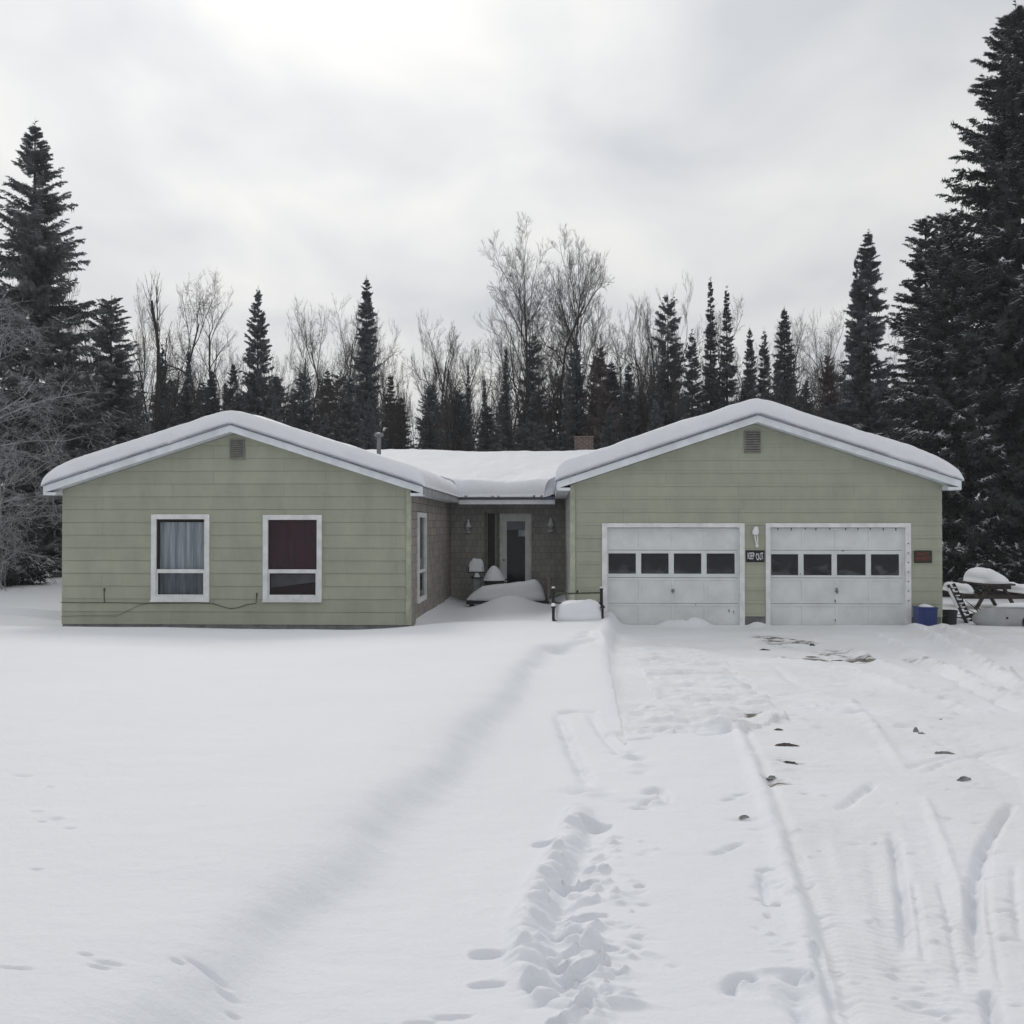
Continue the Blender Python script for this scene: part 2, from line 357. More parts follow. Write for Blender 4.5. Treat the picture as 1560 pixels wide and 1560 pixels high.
def lump(px, py, rx, ry, h, ang=0, pw=1.0, seed=0, rough=.25, arr=None):
    cx, cy = G(px, py); m = (np.abs(X - cx) < 3 * (rx + ry)) & (np.abs(Y - cy) < 3 * (rx + ry)); idx = np.nonzero(m)[0]
    x = X[idx] - cx; y = Y[idx] - cy; c, s = math.cos(ang), math.sin(ang)
    q = ((x * c + y * s) / rx) ** 2 + ((-x * s + y * c) / ry) ** 2
    q = q * (1 + rough * fbm(X[idx] * 7, Y[idx] * 7, seed, 3))
    (Z if arr is None else arr)[idx] += h * np.exp(-np.maximum(q, 0) ** pw)

# levels
EDGE = smoothpts([G(*p) for p in [(944, 930), (941, 950), (936, 968), (926, 998), (933, 1040), (944, 1090), (956, 1140), (968, 1185)]], 2)
EX = [(EDGE[0][0], 14)] + EDGE + [G(940, 1250), G(900, 1400), G(870, 1556), (0, -40)]
sE, uE, _ = pdist(EX, X, Y); sE = -sE
sE = sE + .03 * fbm(X * 2.2, Y * 2.2, 3, 3)
left = sig(-sE / .04)
BAND = smoothpts([G(*p) for p in [(826, 1003), (790, 1050), (745, 1110), (685, 1172), (600, 1258), (510, 1345), (430, 1425), (350, 1510), (250, 1600)]], 2)
BX = [(BAND[0][0] + .4, 14), (BAND[0][0] + .15, BAND[0][1] + .4)] + BAND + [(BAND[-1][0] - 6, -40)]
sB, uB, _ = pdist(BX, X, Y); sB = -sB
bandfade = sig(-(Y - G(826, 998)[1]) / .12)                       # band exists on the near side of the drift corner
wobB = .10 * fbm(X * 1.2, Y * 1.2, 8, 3) + .010 * fbm(X * 5, Y * 5, 9, 2)
trough = -0.145 * sig((sB + wobB) / .06) * np.exp(-np.clip(sB, 0, 9) / 2.4) * bandfade
rise = 0.03 * np.exp(-((sB + .35) / .5) ** 2) * bandfade
yE0 = G(956, 1140)[1]; yE1 = G(940, 1020)[1]
lev = .05 + .17 * np.clip((Y - yE0) / (yE1 - yE0), 0, 1)
lawnleft = sig(-(sB) / .3)
lev = lev * (1 - lawnleft) + .18 * lawnleft
cliff = left
soft = sig(-sE / .5)
mixs = np.clip((Y - yE0 + .6) / 1.2, 0, 1)
Lf = cliff * mixs + soft * (1 - mixs)
Z += lev * Lf + (trough + rise) * Lf
# drifts
nearm = np.clip((-Y - 8) / 6, 0, 1) * (np.abs(X) < 12)
Z += nearm * (.0032 * fbm(X * 9, Y * 14, 61, 4) + .009 * fbm(X * 2.1, Y * 3.6, 62, 4))
Z += np.where(near, Lf * (.035 * fbm(X * .35, Y * .45, 21, 3) + .006 * fbm(X * 1.6, Y * 2.6, 23, 3)), 0)
Z += np.where(np.abs(Y - 60) < 75, .03 * fbm(X * .1, Y * .1, 31, 2), 0)
# wind scoop along the left wing's front wall and into the courtyard; courtyard mound
inX = sig((X + 11.2) / .3) * sig(-(X + 2.6) / .25)
wav = .045 * np.sin(X * 1.25 + .8) + .03 * np.sin(X * 2.9 + 2)
Z -= inX * (.40 + wav * 1.1) * np.exp(-np.clip(np.abs(Y + .1), 0, 9) / .5) * (Y < 3)
cy_ = sig((X + 2.95) / .2) * sig(-(X - .3) / .2) * sig((Y - .2) / .6) * (Y < 10)
Z -= cy_ * (.20 + .14 * np.clip(Y / 9, 0, 1)) * 1.0
Z -= cy_ * .16 * np.exp(-np.clip(X + 3.0, 0, 9) / .5)
mx_, my_ = WX(778, 5.6), 5.6
Z += .38 * np.exp(-(((X - mx_) / .85) ** 2 + ((Y - my_) / 1.3) ** 2)) * (Y > -1)
# rise behind the left and rear of the lot
Z += .35 * sig(-(X + 12.2) / .6) * sig((Y - 1.5) / 1.5) + .25 * sig((Y - 18) / 2)
Z -= .17 * sig(-(X + 2.9) / .3) * np.exp(-(np.clip(np.abs(Y), 0, 30) / 3.2) ** 2) * (Y < 1)
# drift corner beside the driveway
stroke([(820, 1004), (860, 998), (890, 992), (915, 990), (926, 1000)], lambda s, u, L, x, y: -.09 * sig(s / .04) * np.exp(-np.clip(s, 0, 9) / .6) * ends(u, .15), 1.5)
stroke([(868, 988), (893, 980), (912, 983), (924, 996)], gauss(.10, .045), .6)
stroke([(875, 992), (895, 986), (912, 990)], gauss(.07, -.035), .5)
stroke([(944, 932), (941, 950), (935, 972), (926, 996)], lambda s, u, L, x, y: .05 * np.exp(-((s - .16) / .12) ** 2) * ends(u, .1) * (1 + .4 * fbm(x * 3, y * 3, 4, 2)), .8)
# rectangle pressed into the snow
stroke([(850, 1085), (875, 1082), (912, 1086)], gauss(.055, -.04, .5), .5, 1)
stroke([(850, 1084), (858, 1105), (872, 1140), (885, 1165), (898, 1195)], gauss(.05, -.045, .5), .5, 1)
stroke([(898, 1088), (915, 1110), (932, 1130), (950, 1146)], gauss(.04, -.028, .5), .5, 1)
for a in [(951, 1142, .10, .06, -.05), (955, 1150, .07, .06, .04), (972, 1152, .09, .06, -.04), (968, 1165, .08, .07, .03), (975, 1175, .06, .05, -.03), (865, 1116, .06, .05, -.03), (896, 1198, .13, .1, -.07), (903, 1207, .1, .06, .03)]:
    lump(*a, seed=int(a[0]))
stroke([(900, 1205), (925, 1216), (960, 1220), (990, 1215)], gauss(.05, -.012), .4)
# kicked-up prints near 990,1215
stroke([(980, 1210), (998, 1198), (1008, 1200), (1012, 1222)], gauss(.035, -.05, .6), .3, 1)
stroke([(975, 1224), (992, 1216), (1006, 1222)], gauss(.03, -.035, .8), .3, 1)
lump(975, 1228, .05, .03, -.05); lump(1000, 1222, .05, .03, .03)
# trench: ridge of shovelled lumps with boot holes on its right
rr = random.Random(4)
ridge = [(884, 1220), (876, 1250), (862, 1285), (842, 1320), (824, 1355), (812, 1390), (806, 1425), (808, 1460), (818, 1500), (834, 1522)]
stroke(ridge, lambda s, u, L, x, y: .05 * np.exp(-np.abs(s / .085) ** 3.2) * ends(u, .08) * (1 + .45 * fbm(x * 6, y * 12, 6, 4)), .8)
for i in range(17):                       # overlapping lobes that curl out to the left of the trench
    t = (i + 1.0 * rr.random()) / 17; k = t * (len(ridge) - 1); j = int(k); f = k - j; j2 = min(j + 1, len(ridge) - 1)
    px = ridge[j][0] * (1 - f) + ridge[j2][0] * f; py = ridge[j][1] * (1 - f) + ridge[j2][1] * f
    lump(px + rr.uniform(-6, 4), py,   .075 * rr.uniform(.5, 1.25), .03 * rr.uniform(.7, 1.3), .030 * rr.uniform(.4, 1.4), ang=rr.uniform(.1, 1.1), pw=2.6, seed=i, rough=.6)
    lump(px + 4, py + 9, .07, .012, -.014, ang=rr.uniform(.2, .7), seed=i + 50)
stroke([(912, 1238), (890, 1285), (868, 1330), (848, 1372), (836, 1420), (838, 1465), (850, 1505), (880, 1540)], lambda s, u, L, x, y: -.045 * np.exp(-np.abs(s / .09) ** 2.2) * ends(u, .1) * (1 + .8 * fbm(x * 5, y * 5, 12, 3)), .8)
for (px, py, rx, ry, h, an) in [(900, 1250, .13, .12, -.06, .4), (880, 1344, .17, .085, -.10, .1), (888, 1392, .17, .05, -.075, -.1), (862, 1414, .12, .07, -.08, 0), (898, 1444, .17, .04, -.05, 0),
                            (850, 1460, .09, .05, -.055, .2), (892, 1472, .15, .055, -.07, .1), (870, 1492, .13, .05, -.045, .1), (826, 1502, .12, .05, -.05, .1), (886, 1536, .07, .05, -.05, 0), (848, 1556, .06, .05, -.05, 0), (838, 1268, .0, .0, 0, 0)]:
    if rx: lump(px, py, rx * .58, ry * .9, h * 1.05, an + .15, pw=5, seed=int(px), rough=.9)
for (px, py, rx, ry, h, an) in [(895, 1370, .18, .028, .035, .12), (880, 1428, .15, .025, .03, -.1), (905, 1462, .15, .02, .025, .2), (872, 1520, .15, .05, .03, 0), (865, 1550, .05, .04, .05, 0), (900, 1555, .07, .05, .04, 0), (862, 1325, .03, .03, .05, 0)]:
    lump(px, py, rx * .7, ry, h * .7, an, pw=1.2, seed=int(py))
for (px, py, rx, ry, h) in [(830, 1279, .09, .055, -.075), (741, 1447, .085, .06, -.09), (742, 1494, .085, .032, -.07), (975, 1350, .035, .03, -.05), (690, 1540, .09, .02, -.025), (570, 1554, .12, .02, -.03), (640, 1548, .08, .02, -.02)]:
    lump(px, py, rx * .72, ry * .8, h * .8, .1, pw=2.4, seed=int(px), rough=.4)
rr = random.Random(31)
for i in range(90):                       # broken crumbs and small blocks thrown beside the trench
    px = rr.uniform(835, 925); py = rr.uniform(1290, 1550); w = rr.uniform(.012, .04)
    lump(px, py, w * rr.uniform(.8, 1.8), w * rr.uniform(.5, 1), rr.uniform(.008, .022), rr.uniform(-1, 1), pw=3, seed=i, rough=.9)
rr = random.Random(11)
for i in range(80):
    px = rr.gauss(940, 28); py = rr.uniform(1270, 1530); w = rr.uniform(.01, .035)
    lump(px, py, w * rr.uniform(1, 2.2), w * .7, rr.choice([-1, 1]) * rr.uniform(.008, .022), rr.uniform(-.5, .5), seed=i)
# lawn: faint prints on the left and at the bottom edge
for (px, py, rx, ry) in [(55, 1284, .08, .025), (85, 1296, .08, .03), (62, 1300, .06, .02), (105, 1311, .06, .02), (55, 1380, .06, .02), (30, 1227, .14, .03), (75, 1245, .06, .02), (165, 1540, .1, .018), (150, 1547, .07, .015), (300, 1517, .10, .014), (325, 1520, .10, .022), (345, 1530, .08, .022), (270, 1522, .05, .015), (355, 1548, .05, .015), (590, 1553, .10, .018), (130, 1530, .05, .014), (20, 1556, .12, .012)]:
    lump(px, py, rx * .55, ry * .7, -.016, -.15, pw=1.4, seed=int(px))
# single prints between trench and tyre tracks
stroke([(1112, 1508), (1113, 1495), (1122, 1486), (1140, 1486), (1153, 1494)], gauss(.018, -.045, .3), .3, 2)
lump(1131, 1506, .085, .075, -.022, 0, 2.5, rough=.1)
stroke([(1154, 1327), (1168, 1322), (1182, 1325)], gauss(.02, -.04, .4), .3, 1)
stroke([(1158, 1328), (1164, 1350), (1168, 1376)], gauss(.02, -.035, .4), .3, 1)
stroke([(1162, 1378), (1176, 1377), (1190, 1379)], gauss(.016, -.045, .4), .3, 1)
lump(1175, 1352, .09, .12, -.02, 0, 2.5); lump(1170, 1395, .014, .025, -.03)
stroke([(1200, 1494), (1214, 1485), (1230, 1484), (1246, 1488)], gauss(.03, -.05, .6), .3, 1)
stroke([(1214, 1491), (1240, 1496)], gauss(.012, .02, .3), .3, 1)
lump(1225, 1520, .12, .13, -.03, 0, 2); stroke([(1210, 1505), (1220, 1535), (1228, 1575)], gauss(.03, -.035, .6), .4, 1)
for (px, py) in [(1100, 1296), (1118, 1288), (1128, 1210), (1112, 1217)]: lump(px, py, .07, .02, -.035, .7)
lump(1133, 1247, .10, .03, -.03)
# edge of the packed driveway
DRV = [(935, 1112), (985, 1113), (1050, 1106), (1128, 1104), (1140, 1128), (1160, 1172), (1180, 1225), (1198, 1280), (1215, 1330), (1235, 1380), (1250, 1425), (1262, 1470), (1276, 1520), (1292, 1580)]
stroke(DRV, lambda s, u, L, x, y: -.03 * sig(-s / .02) * 0 + .022 * np.exp(-((s - .05) / .05) ** 2) * (1 + .9 * fbm(x * 5, y * 5, 14, 3)) - .03 * np.exp(-((s + .03) / .035) ** 2) * ends(u, .03) * (.8 + .9 * fbm(x * 4, y * 4, 15, 3)), .5)
DW = smoothpts([G(*p) for p in DRV], 2)
DPOLY = DW + [(DW[-1][0] + .35, -24.5), (60, -24.5), (60, -.05), (8.6, -.05), (.9, -.05)] + EDGE[1:-6]
def inpoly(P, x, y):
    r = np.zeros(x.shape, bool); n = len(P)
    for i in range(n):
        x1, y1 = P[i]; x2, y2 = P[(i + 1) % n]
        c = ((y1 > y) != (y2 > y)) & (x < (x2 - x1) * (y - y1) / (y2 - y1 + 1e-12) + x1)
        r ^= c
    return r
DM = inpoly(DPOLY, X, Y)
sD, uD, _ = pdist(DW, X, Y)
din = np.where(DM, np.clip(np.abs(sD) / .25, 0, 1), 0)
Z -= .02 * din
Z += din * (.010 * fbm(X * 2.2, Y * 1.5, 41, 3) + .006 * fbm(X * 8, Y * 10, 42, 4) + .004 * np.abs(fbm(X * 22, Y * 30, 44, 3)))
far_m = din * sig((Y + 10) / 2)
Z += far_m * (.035 * fbm(X * .9, Y * 1.3, 43, 3) + .022 * np.abs(fbm(X * 3.5, Y * 7, 47, 4)))
# churned snow west of the driveway
ch = inpoly([G(*p) for p in [(950, 1085), (1000, 1060), (960, 985), (1010, 975), (1100, 1000), (1160, 1060), (1200, 1090), (1130, 1112), (950, 1118)]], X, Y)
chs = ch * 1.0
Z += chs * (np.maximum(fbm(X * 1.8, Y * 5.5, 45, 4) , -.05) * .085 + .03 * np.abs(fbm(X * 5, Y * 9, 46, 3)))
rr = random.Random(8)
for i in range(70):
    lump(rr.uniform(950, 1200), rr.uniform(985, 1108), rr.uniform(.04, .16), rr.uniform(.02, .05), rr.uniform(-.035, .03), rr.uniform(-.3, .5), seed=i)
for p in [[(950, 1113), (990, 1116), (1050, 1110)], [(955, 1126), (1000, 1122)], [(1000, 1100), (1050, 1106), (1085, 1100)], [(960, 1082), (985, 1078), (1005, 1070)], [(1062, 1120), (1100, 1115), (1130, 1104)]]:
    stroke(p, gauss(.035, -.035, .6), .3, 1)
for i in range(260):
    px = rr.uniform(1150, 1560); py = 1000 + 540 * rr.random() ** 1.3; w = rr.uniform(.008, .03) * (1.6 if py < 1200 else 1)
    lump(px, py, w * rr.uniform(1, 3), w * .7, rr.choice([-1, 1, -1]) * rr.uniform(.006, .02), rr.uniform(-.4, .6), seed=i)
# tyre marks
def tread(w, h, gap=.055):
    return lambda s, u, L, x, y: (h * np.exp(-np.abs(s / w) ** 4) + .0022 * np.sin(u * L * 2 * math.pi / gap + s * 9) * np.exp(-(s / (w * .8)) ** 6)) * ends(u, .1)
for p, w, h in [([(1545, 1216), (1518, 1250), (1500, 1282), (1486, 1330), (1480, 1370), (1483, 1410), (1490, 1445), (1496, 1470)], .03, -.055),
             ([(1508, 1282), (1503, 1340), (1508, 1400), (1522, 1470), (1530, 1510)], .016, -.012),
             ([(1545, 1310), (1546, 1370), (1556, 1430)], .02, -.015),
             ([(1503, 1495), (1512, 1530), (1522, 1580)], .025, -.045),
             ([(1358, 1258), (1366, 1300), (1373, 1345), (1378, 1400), (1382, 1440)], .025, -.04),
             ([(1390, 1330), (1398, 1370), (1410, 1455)], .016, -.018),
             ([(1428, 1325), (1440, 1370), (1455, 1440), (1468, 1500)], .016, -.014),
             ([(1275, 1232), (1300, 1212), (1332, 1188)], .035, -.035),
             ([(1240, 1430), (1262, 1500), (1280, 1580)], .022, -.03),
             ([(1290, 1060), (1320, 1085), (1350, 1130), (1380, 1172)], .05, .02),
             ([(1408, 1208), (1425, 1250), (1440, 1290), (1462, 1350), (1482, 1420)], .03, .02),
             ([(1175, 1008), (1210, 1040), (1270, 1052), (1330, 1062)], .06, -.02),
             ([(1105, 1010), (1130, 1040), (1170, 1058), (1240, 1066), (1300, 1075), (1380, 1090)], .06, -.02),
             ([(1290, 1010), (1330, 1030), (1400, 1045), (1450, 1062), (1500, 1070)], .07, .02),
             ([(1400, 1175), (1440, 1155), (1500, 1140), (1560, 1130)], .03, -.018),
             ([(1380, 1165), (1430, 1150), (1455, 1146)], .03, -.02),
             ([(1425, 1120), (1450, 1140), (1480, 1140), (1560, 1180)], .04, -.015)]:
    stroke(p, gauss(w, h * 1.15, .5), .4)
for p, w, h in [([(1225, 1260), (1248, 1330), (1270, 1400), (1300, 1480), (1330, 1570)], .11, -.022), ([(1345, 1250), (1352, 1320), (1365, 1380), (1385, 1460), (1410, 1570)], .10, -.02), ([(1400, 1240), (1425, 1330), (1455, 1440), (1480, 1570)], .10, -.016),
                ([(1290, 1240), (1310, 1320), (1335, 1400), (1370, 1500)], .09, -.012), ([(1460, 1100), (1500, 1150), (1540, 1190), (1570, 1240)], .12, -.012)]:
    stroke(p, tread(w, h), .5)
# windrow ridges sweeping right from the garage corner
for p, w, h in [([(1385, 955), (1410, 968), (1440, 984), (1490, 1008), (1530, 1030), (1580, 1060)], .14, .11), ([(1330, 965), (1370, 985), (1420, 1008), (1470, 1030), (1520, 1046)], .12, .08), ([(1430, 955), (1480, 975), (1530, 992), (1600, 1010)], .16, .09), ([(1280, 985), (1330, 1003), (1400, 1030)], .10, .05),
                ([(1480, 1040), (1530, 1055), (1600, 1075)], .12, .05), ([(1220, 1012), (1300, 1022), (1380, 1045), (1450, 1070), (1540, 1092)], .08, .04), ([(1310, 985), (1390, 1003), (1470, 1040), (1560, 1085)], .08, -.04)]:
    stroke(p, gauss(w, h, .7), .9)
rr = random.Random(19)
for i in range(260):
    px = rr.uniform(1010, 1560); py = 958 + 150 * rr.random()
    lump(px, py, rr.uniform(.03, .14), rr.uniform(.025, .06), rr.choice([-1, 1]) * rr.uniform(.012, .035), rr.uniform(-.5, .3), pw=1.6, seed=i, rough=.6)
# banks against the garage doors and posts (kept in front of the doors)
def bank(px0, px1, zt, yc, wy, seed, rough=.5):
    x0, x1 = WX(px0, yc), WX(px1, yc); m = (X > x0 - .6) & (X < x1 + .6) & (np.abs(Y - yc) < 1.2)
    idx = np.nonzero(m)[0]; x = X[idx]; y = Y[idx]
    f = sig((x - x0) / .07) * sig((x1 - x) / .07) * np.exp(-((y - yc) / wy) ** 2) * (1 + rough * fbm(x * 4, y * 4, seed, 3))
    Z[idx] += zt * f
bank(1005, 1075, .16, -.35, .2, 1); bank(1145, 1160, .17, -.15, .14, 2, .2); bank(925, 1130, .035, -.2, .25, 3); bank(1165, 1385, .04, -.3, .25, 4, .9); bank(1386, 1440, .085, -.75, .26, 5, .4)
# bare and dirty patches
for p, w, a in [([(1160, 968), (1190, 974), (1225, 976)], .3, 1.0), ([(1180, 978), (1230, 985), (1290, 992)], .5, .55), ([(1195, 998), (1240, 1002), (1285, 1005), (1322, 1004)], .22, .95), ([(1260, 996), (1300, 1001)], .3, .7),
                ([(1380, 1000), (1405, 1006)], .18, .5), ([(1118, 1086), (1140, 1088), (1160, 1082)], .07, .75), ([(1130, 1100), (1150, 1102)], .12, .6), ([(1172, 1184), (1190, 1190)], .09, .5), ([(1180, 1150), (1215, 1158)], .09, .5), ([(1195, 1200), (1222, 1203)], .05, .5),
                ([(1290, 1430), (1330, 1460)], .35, .12), ([(1130, 1140), (1200, 1220), (1230, 1260)], .3, .12), ([(1480, 1150), (1530, 1175)], .25, .2)]:
    stroke(p, lambda s, u, L, x, y, w=w, a=a: a * np.exp(-(s / w) ** 2), w * 3, 1, arr=D)
D = np.minimum(D, 1.2) * np.where(D > .01, np.clip(.78 + 1.5 * fbm(X * 4, Y * 8, 71, 5), 0, 1.25), 0)
Z += -.02 * np.clip(D, 0, 1) * near
DRIFT = Z.reshape(SH)
# keep the sheet below floors inside the house
inside = (((X > -10.45) & (X < -3.08) & (Y > .05)) | ((X > .47) & (X < 8.32) & (Y > .05)) | ((X > -3.1) & (X < .5) & (Y > 9.35))) & (Y < 17)
Z = np.where(inside, np.minimum(Z, -.45), Z)
def gz(x, y):
    i = int(np.clip(np.searchsorted(ds, y - CAM.y), 1, len(ds) - 1)); dd = y - CAM.y
    if abs(ds[i - 1] - dd) < abs(ds[i] - dd): i -= 1
    j = int(np.argmin(np.abs(GX[i] - x))); return float(Z.reshape(SH)[i, j])
nr, ncl = SH
I = np.arange(nr * ncl).reshape(SH)
F = np.stack([I[:-1, :-1], I[:-1, 1:], I[1:, 1:], I[1:, :-1]], -1).reshape(-1, 4)
fm = DM[F].sum(1) >= 3
V = np.stack([X, Y, Z], 1)
for nm, mk, mt in (('ground', ~fm, M_ground), ('driveway', fm, M_drive)):
    f = F[mk]; used, inv = np.unique(f, return_inverse=True)
    o = npmesh(nm, V[used], inv.reshape(-1, 4), mt, smooth=True); o['kind'] = 'structure'
    a = o.data.attributes.new('dirt', 'FLOAT', 'POINT'); a.data.foreach_set('value', D[used].astype(np.float32))
del V, F

# ------------------------------------------------------------------ thin winter haze
hb = MB(); hb.box(-640, 640, -640, 640, -9, 60)
hm = bpy.data.materials.new('haze_air'); hm.use_nodes = True; ht = hm.node_tree; ht.nodes.clear()
ho = N(ht, 'ShaderNodeOutputMaterial'); hv_ = N(ht, 'ShaderNodeVolumePrincipled'); hv_.inputs['Density'].default_value = .0009; hv_.inputs['Color'].default_value = (.93, .95, 1, 1)
ht.links.new(hv_.outputs[0], ho.inputs['Volume'])
hz_ = hb.build('haze', hm); hz_['kind'] = 'stuff'
# ------------------------------------------------------------------ house
house = empty('house', (-1, 4, 0), 'single-storey sage green house with two front gables, snow-laden roofs and a two-door garage wing', 'house')
house.location = (0, 0, 0)
LX0, LX1 = WX(95, 0), WX(624, 0); GX0, GX1 = WX(869, 0), WX(1435, 0); CY = 9.3
SL = .322; LR = (LX0 + LX1) / 2; GR = (GX0 + GX1) / 2
OH = .34
LZ = WZ(645, -OH); LE0, LE1 = LX0 - .25, LX1 + .33
GZ = WZ(633, -OH); GE0, GE1 = GX0 - .28, GX1 + .27; GSL = .33
def lapwall(mb, pos, u0, u1, z0, z1, course, lip, lo, hi, op, kink=()):
    z = z0
    while z < z1 - 1e-6:
        zb = min(z + course, z1)
        br = sorted({z, zb} | {q for o_ in op for q in o_[2:4] if z < q < zb} | {q for q in kink if z < q < zb})
        out = lambda q: lip * (1 - (q - z) / course)
        for a, b in zip(br[:-1], br[1:]):
            mid = (a + b) / 2
            act = sorted([(o_[0], o_[1]) for o_ in op if o_[2] < mid < o_[3]])
            L0, L1, H0, H1 = lo(a), lo(b), hi(a), hi(b)
            if L0 >= H0: continue
            if L1 > H1: L1 = H1 = (L1 + H1) / 2
            cur0, cur1 = L0, L1; segs = []
            for (p, q) in act: segs.append((cur0, cur1, p, p)); cur0 = cur1 = q
            segs.append((cur0, cur1, H0, H1))
            for (s0, s1, e0, e1) in segs:
                if e0 - s0 < 1e-4: continue
                mb.add([pos(s0, a, out(a)), pos(e0, a, out(a)), pos(e1, b, out(b)), pos(s1, b, out(b))], [(0, 1, 2, 3)])
                if a == z: mb.add([pos(s0, a, -.004), pos(e0, a, -.004), pos(e0, a, lip), pos(s0, a, lip)], [(0, 1, 2, 3)])
        z = zb
# openings
def opz(py0, py1, px0, px1, Y=0): return (WX(px0, Y), WX(px1, Y), WZ(py1, Y), WZ(py0, Y))
win1 = opz(787, 913, 235, 316); win2 = opz(788, 913, 405, 487)
gd1 = opz(803, 962, 924, 1127); gd2 = opz(803, 962, 1172, 1379)
def wallL(z): return LX0 if z < LZ - .16 - SL * (LR - LX0) else LR - (LZ - .16 - z) / SL
def wallR(z): return LX1 if z < LZ - .16 - SL * (LX1 - LR) else LR + (LZ - .16 - z) / SL
def gwL(z): return GX0 if z < GZ - .16 - GSL * (GR - GX0) else GR - (GZ - .16 - z) / GSL
def gwR(z): return GX1 if z < GZ - .16 - GSL * (GX1 - GR) else GR + (GZ - .16 - z) / GSL
mb = MB(); front = lambda u, z, o: (u, -o, z)
ZS = WZ(953, 0)
lapwall(mb, front, LX0, LX1, ZS, LZ - .17, .277, .016, wallL, wallR, [win1, win2], (LZ - .16 - SL * (LR - LX0), LZ - .16 - SL * (LX1 - LR)))
mb.build('wall', M_sage, house)
mb = MB()
lapwall(mb, front, GX0, GX1, WZ(938, 0), GZ - .17, .277, .016, gwL, gwR, [gd1, gd2], (GZ - .16 - GSL * (GR - GX0),))
mb.build('wall', M_sage, house)
# side wall of the left wing, shingled, facing the courtyard
sw = (1.33, 2.68, .38, 2.33)
mb = MB()
lapwall(mb, lambda u, z, o: (LX1 + o, u, z), 0, CY, -.25, 2.9, .19, .012, lambda z: 0, lambda z: CY, [sw])
mb.build('wall', M_shakeS, house)['label'] = 'bare weathered shingle wall facing the courtyard'
dr = (WX(764, CY), WX(807, CY), .2, WZ(785, CY))
mb = MB()
lapwall(mb, lambda u, z, o: (u, CY - o, z), LX1, GX0, -.25, 2.95, .19, .012, lambda z: LX1, lambda z: GX0, [dr])
mb.build('wall', M_shakeF, house)['label'] = 'dark weathered shingle wall behind the entry'
mb = MB(); mb.box(GX0, GX0 + .1, .02, CY + 8, -.3, 2.95); mb.build('wall', M_shakeF, house)
# plain outer shell
mb = MB()
mb.box(LX0, LX0 + .12, .02, 16.5, -.3, 2.85); mb.box(GX1 - .12, GX1, .02, 16.5, -.3, 2.9); mb.box(LX0, GX1, 16.4, 16.5, -.3, 2.9)
mb.build('wall', M_sage, house)
# dark inner box faces so windows look into unlit rooms
def each(name, boxes, m_, parent, bevel=0):
    for b_ in boxes: MB().box(*b_).build(name, m_, parent, bevel=bevel)
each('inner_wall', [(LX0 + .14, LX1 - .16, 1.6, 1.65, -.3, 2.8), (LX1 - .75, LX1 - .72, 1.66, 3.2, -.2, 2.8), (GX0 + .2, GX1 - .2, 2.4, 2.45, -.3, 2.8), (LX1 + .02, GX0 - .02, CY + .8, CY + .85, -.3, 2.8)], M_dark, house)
# foundation
each('foundation', [(LX0 + .02, LX1 - .02, .012, .3, -.7, ZS + .03), (LX1 - .3, LX1 - .012, .31, CY, -.7, -.2)] + [(a, b, .012, .3, -.6, WZ(937, 0)) for a, b in ((GX0 + .02, gd1[0]), (gd1[1], gd2[0]), (gd2[1], GX1 - .02))], M_found, house)
# roofs
def gable(xr, zr, e0, e1, sl, y0, y1, th=.15):
    r = MB()
    for e, s in ((e0, -1), (e1, 1)):
        ze = zr - sl * abs(e - xr)
        P = [(xr, y0, zr), (e, y0, ze), (e, y1, ze), (xr, y1, zr), (xr, y0, zr - th), (e, y0, ze - th), (e, y1, ze - th), (xr, y1, zr - th)]
        r.add(P, [(0, 1, 2, 3)], 0); r.add(P, [(4, 5, 6, 7)], 1); r.add(P, [(0, 1, 5, 4), (3, 2, 6, 7), (1, 2, 6, 5)], 1)
        # dark drip edge under the snow
        a = Vector((xr, y0 - .008, zr + .004)); b = Vector((e + s * .01, y0 - .008, ze + .004)); r.beam(a, b, .03, .016, 2)
        r.beam((e + s * .008, y0, ze + .002), (e + s * .008, y1, ze + .002), .03, .014, 2)
        # fascia boards
    return r
roofL = gable(LR, LZ, LE0, LE1, SL, -OH, 17).build('roof', [M_shingle, M_fascia, M_drip], house)
roofG = gable(GR, GZ, GE0, GE1, GSL, -OH, 17).build('roof', [M_shingle, M_fascia, M_drip], house)
def fascia(xr, zr, e, sl, s):
    f = MB(); ze = zr - sl * abs(e - xr); w = .035
    f.add([(xr, -OH - w, zr - .012), (e, -OH - w, ze - .012), (e, -OH - w, ze - .155), (xr, -OH - w, zr - .158), (xr, -OH - .003, zr - .012), (e, -OH - .003, ze - .012), (e, -OH - .003, ze - .155), (xr, -OH - .003, zr - .158)],
          [(0, 1, 2, 3), (4, 5, 6, 7), (0, 1, 5, 4), (3, 2, 6, 7), (1, 2, 6, 5)])
    # boxed return at the eave
    f.box(min(e, e - s * .27), max(e, e - s * .27), -OH - w + .002, .0 - .02, ze - .20, ze - .14)
    return f
for r_, args in ((roofL, (LR, LZ, LE0, SL, -1)), (roofL, (LR, LZ, LE1, SL, 1)), (roofG, (GR, GZ, GE0, GSL, -1)), (roofG, (GR, GZ, GE1, GSL, 1))):
    fascia(*args).build('fascia', M_fascia, r_)
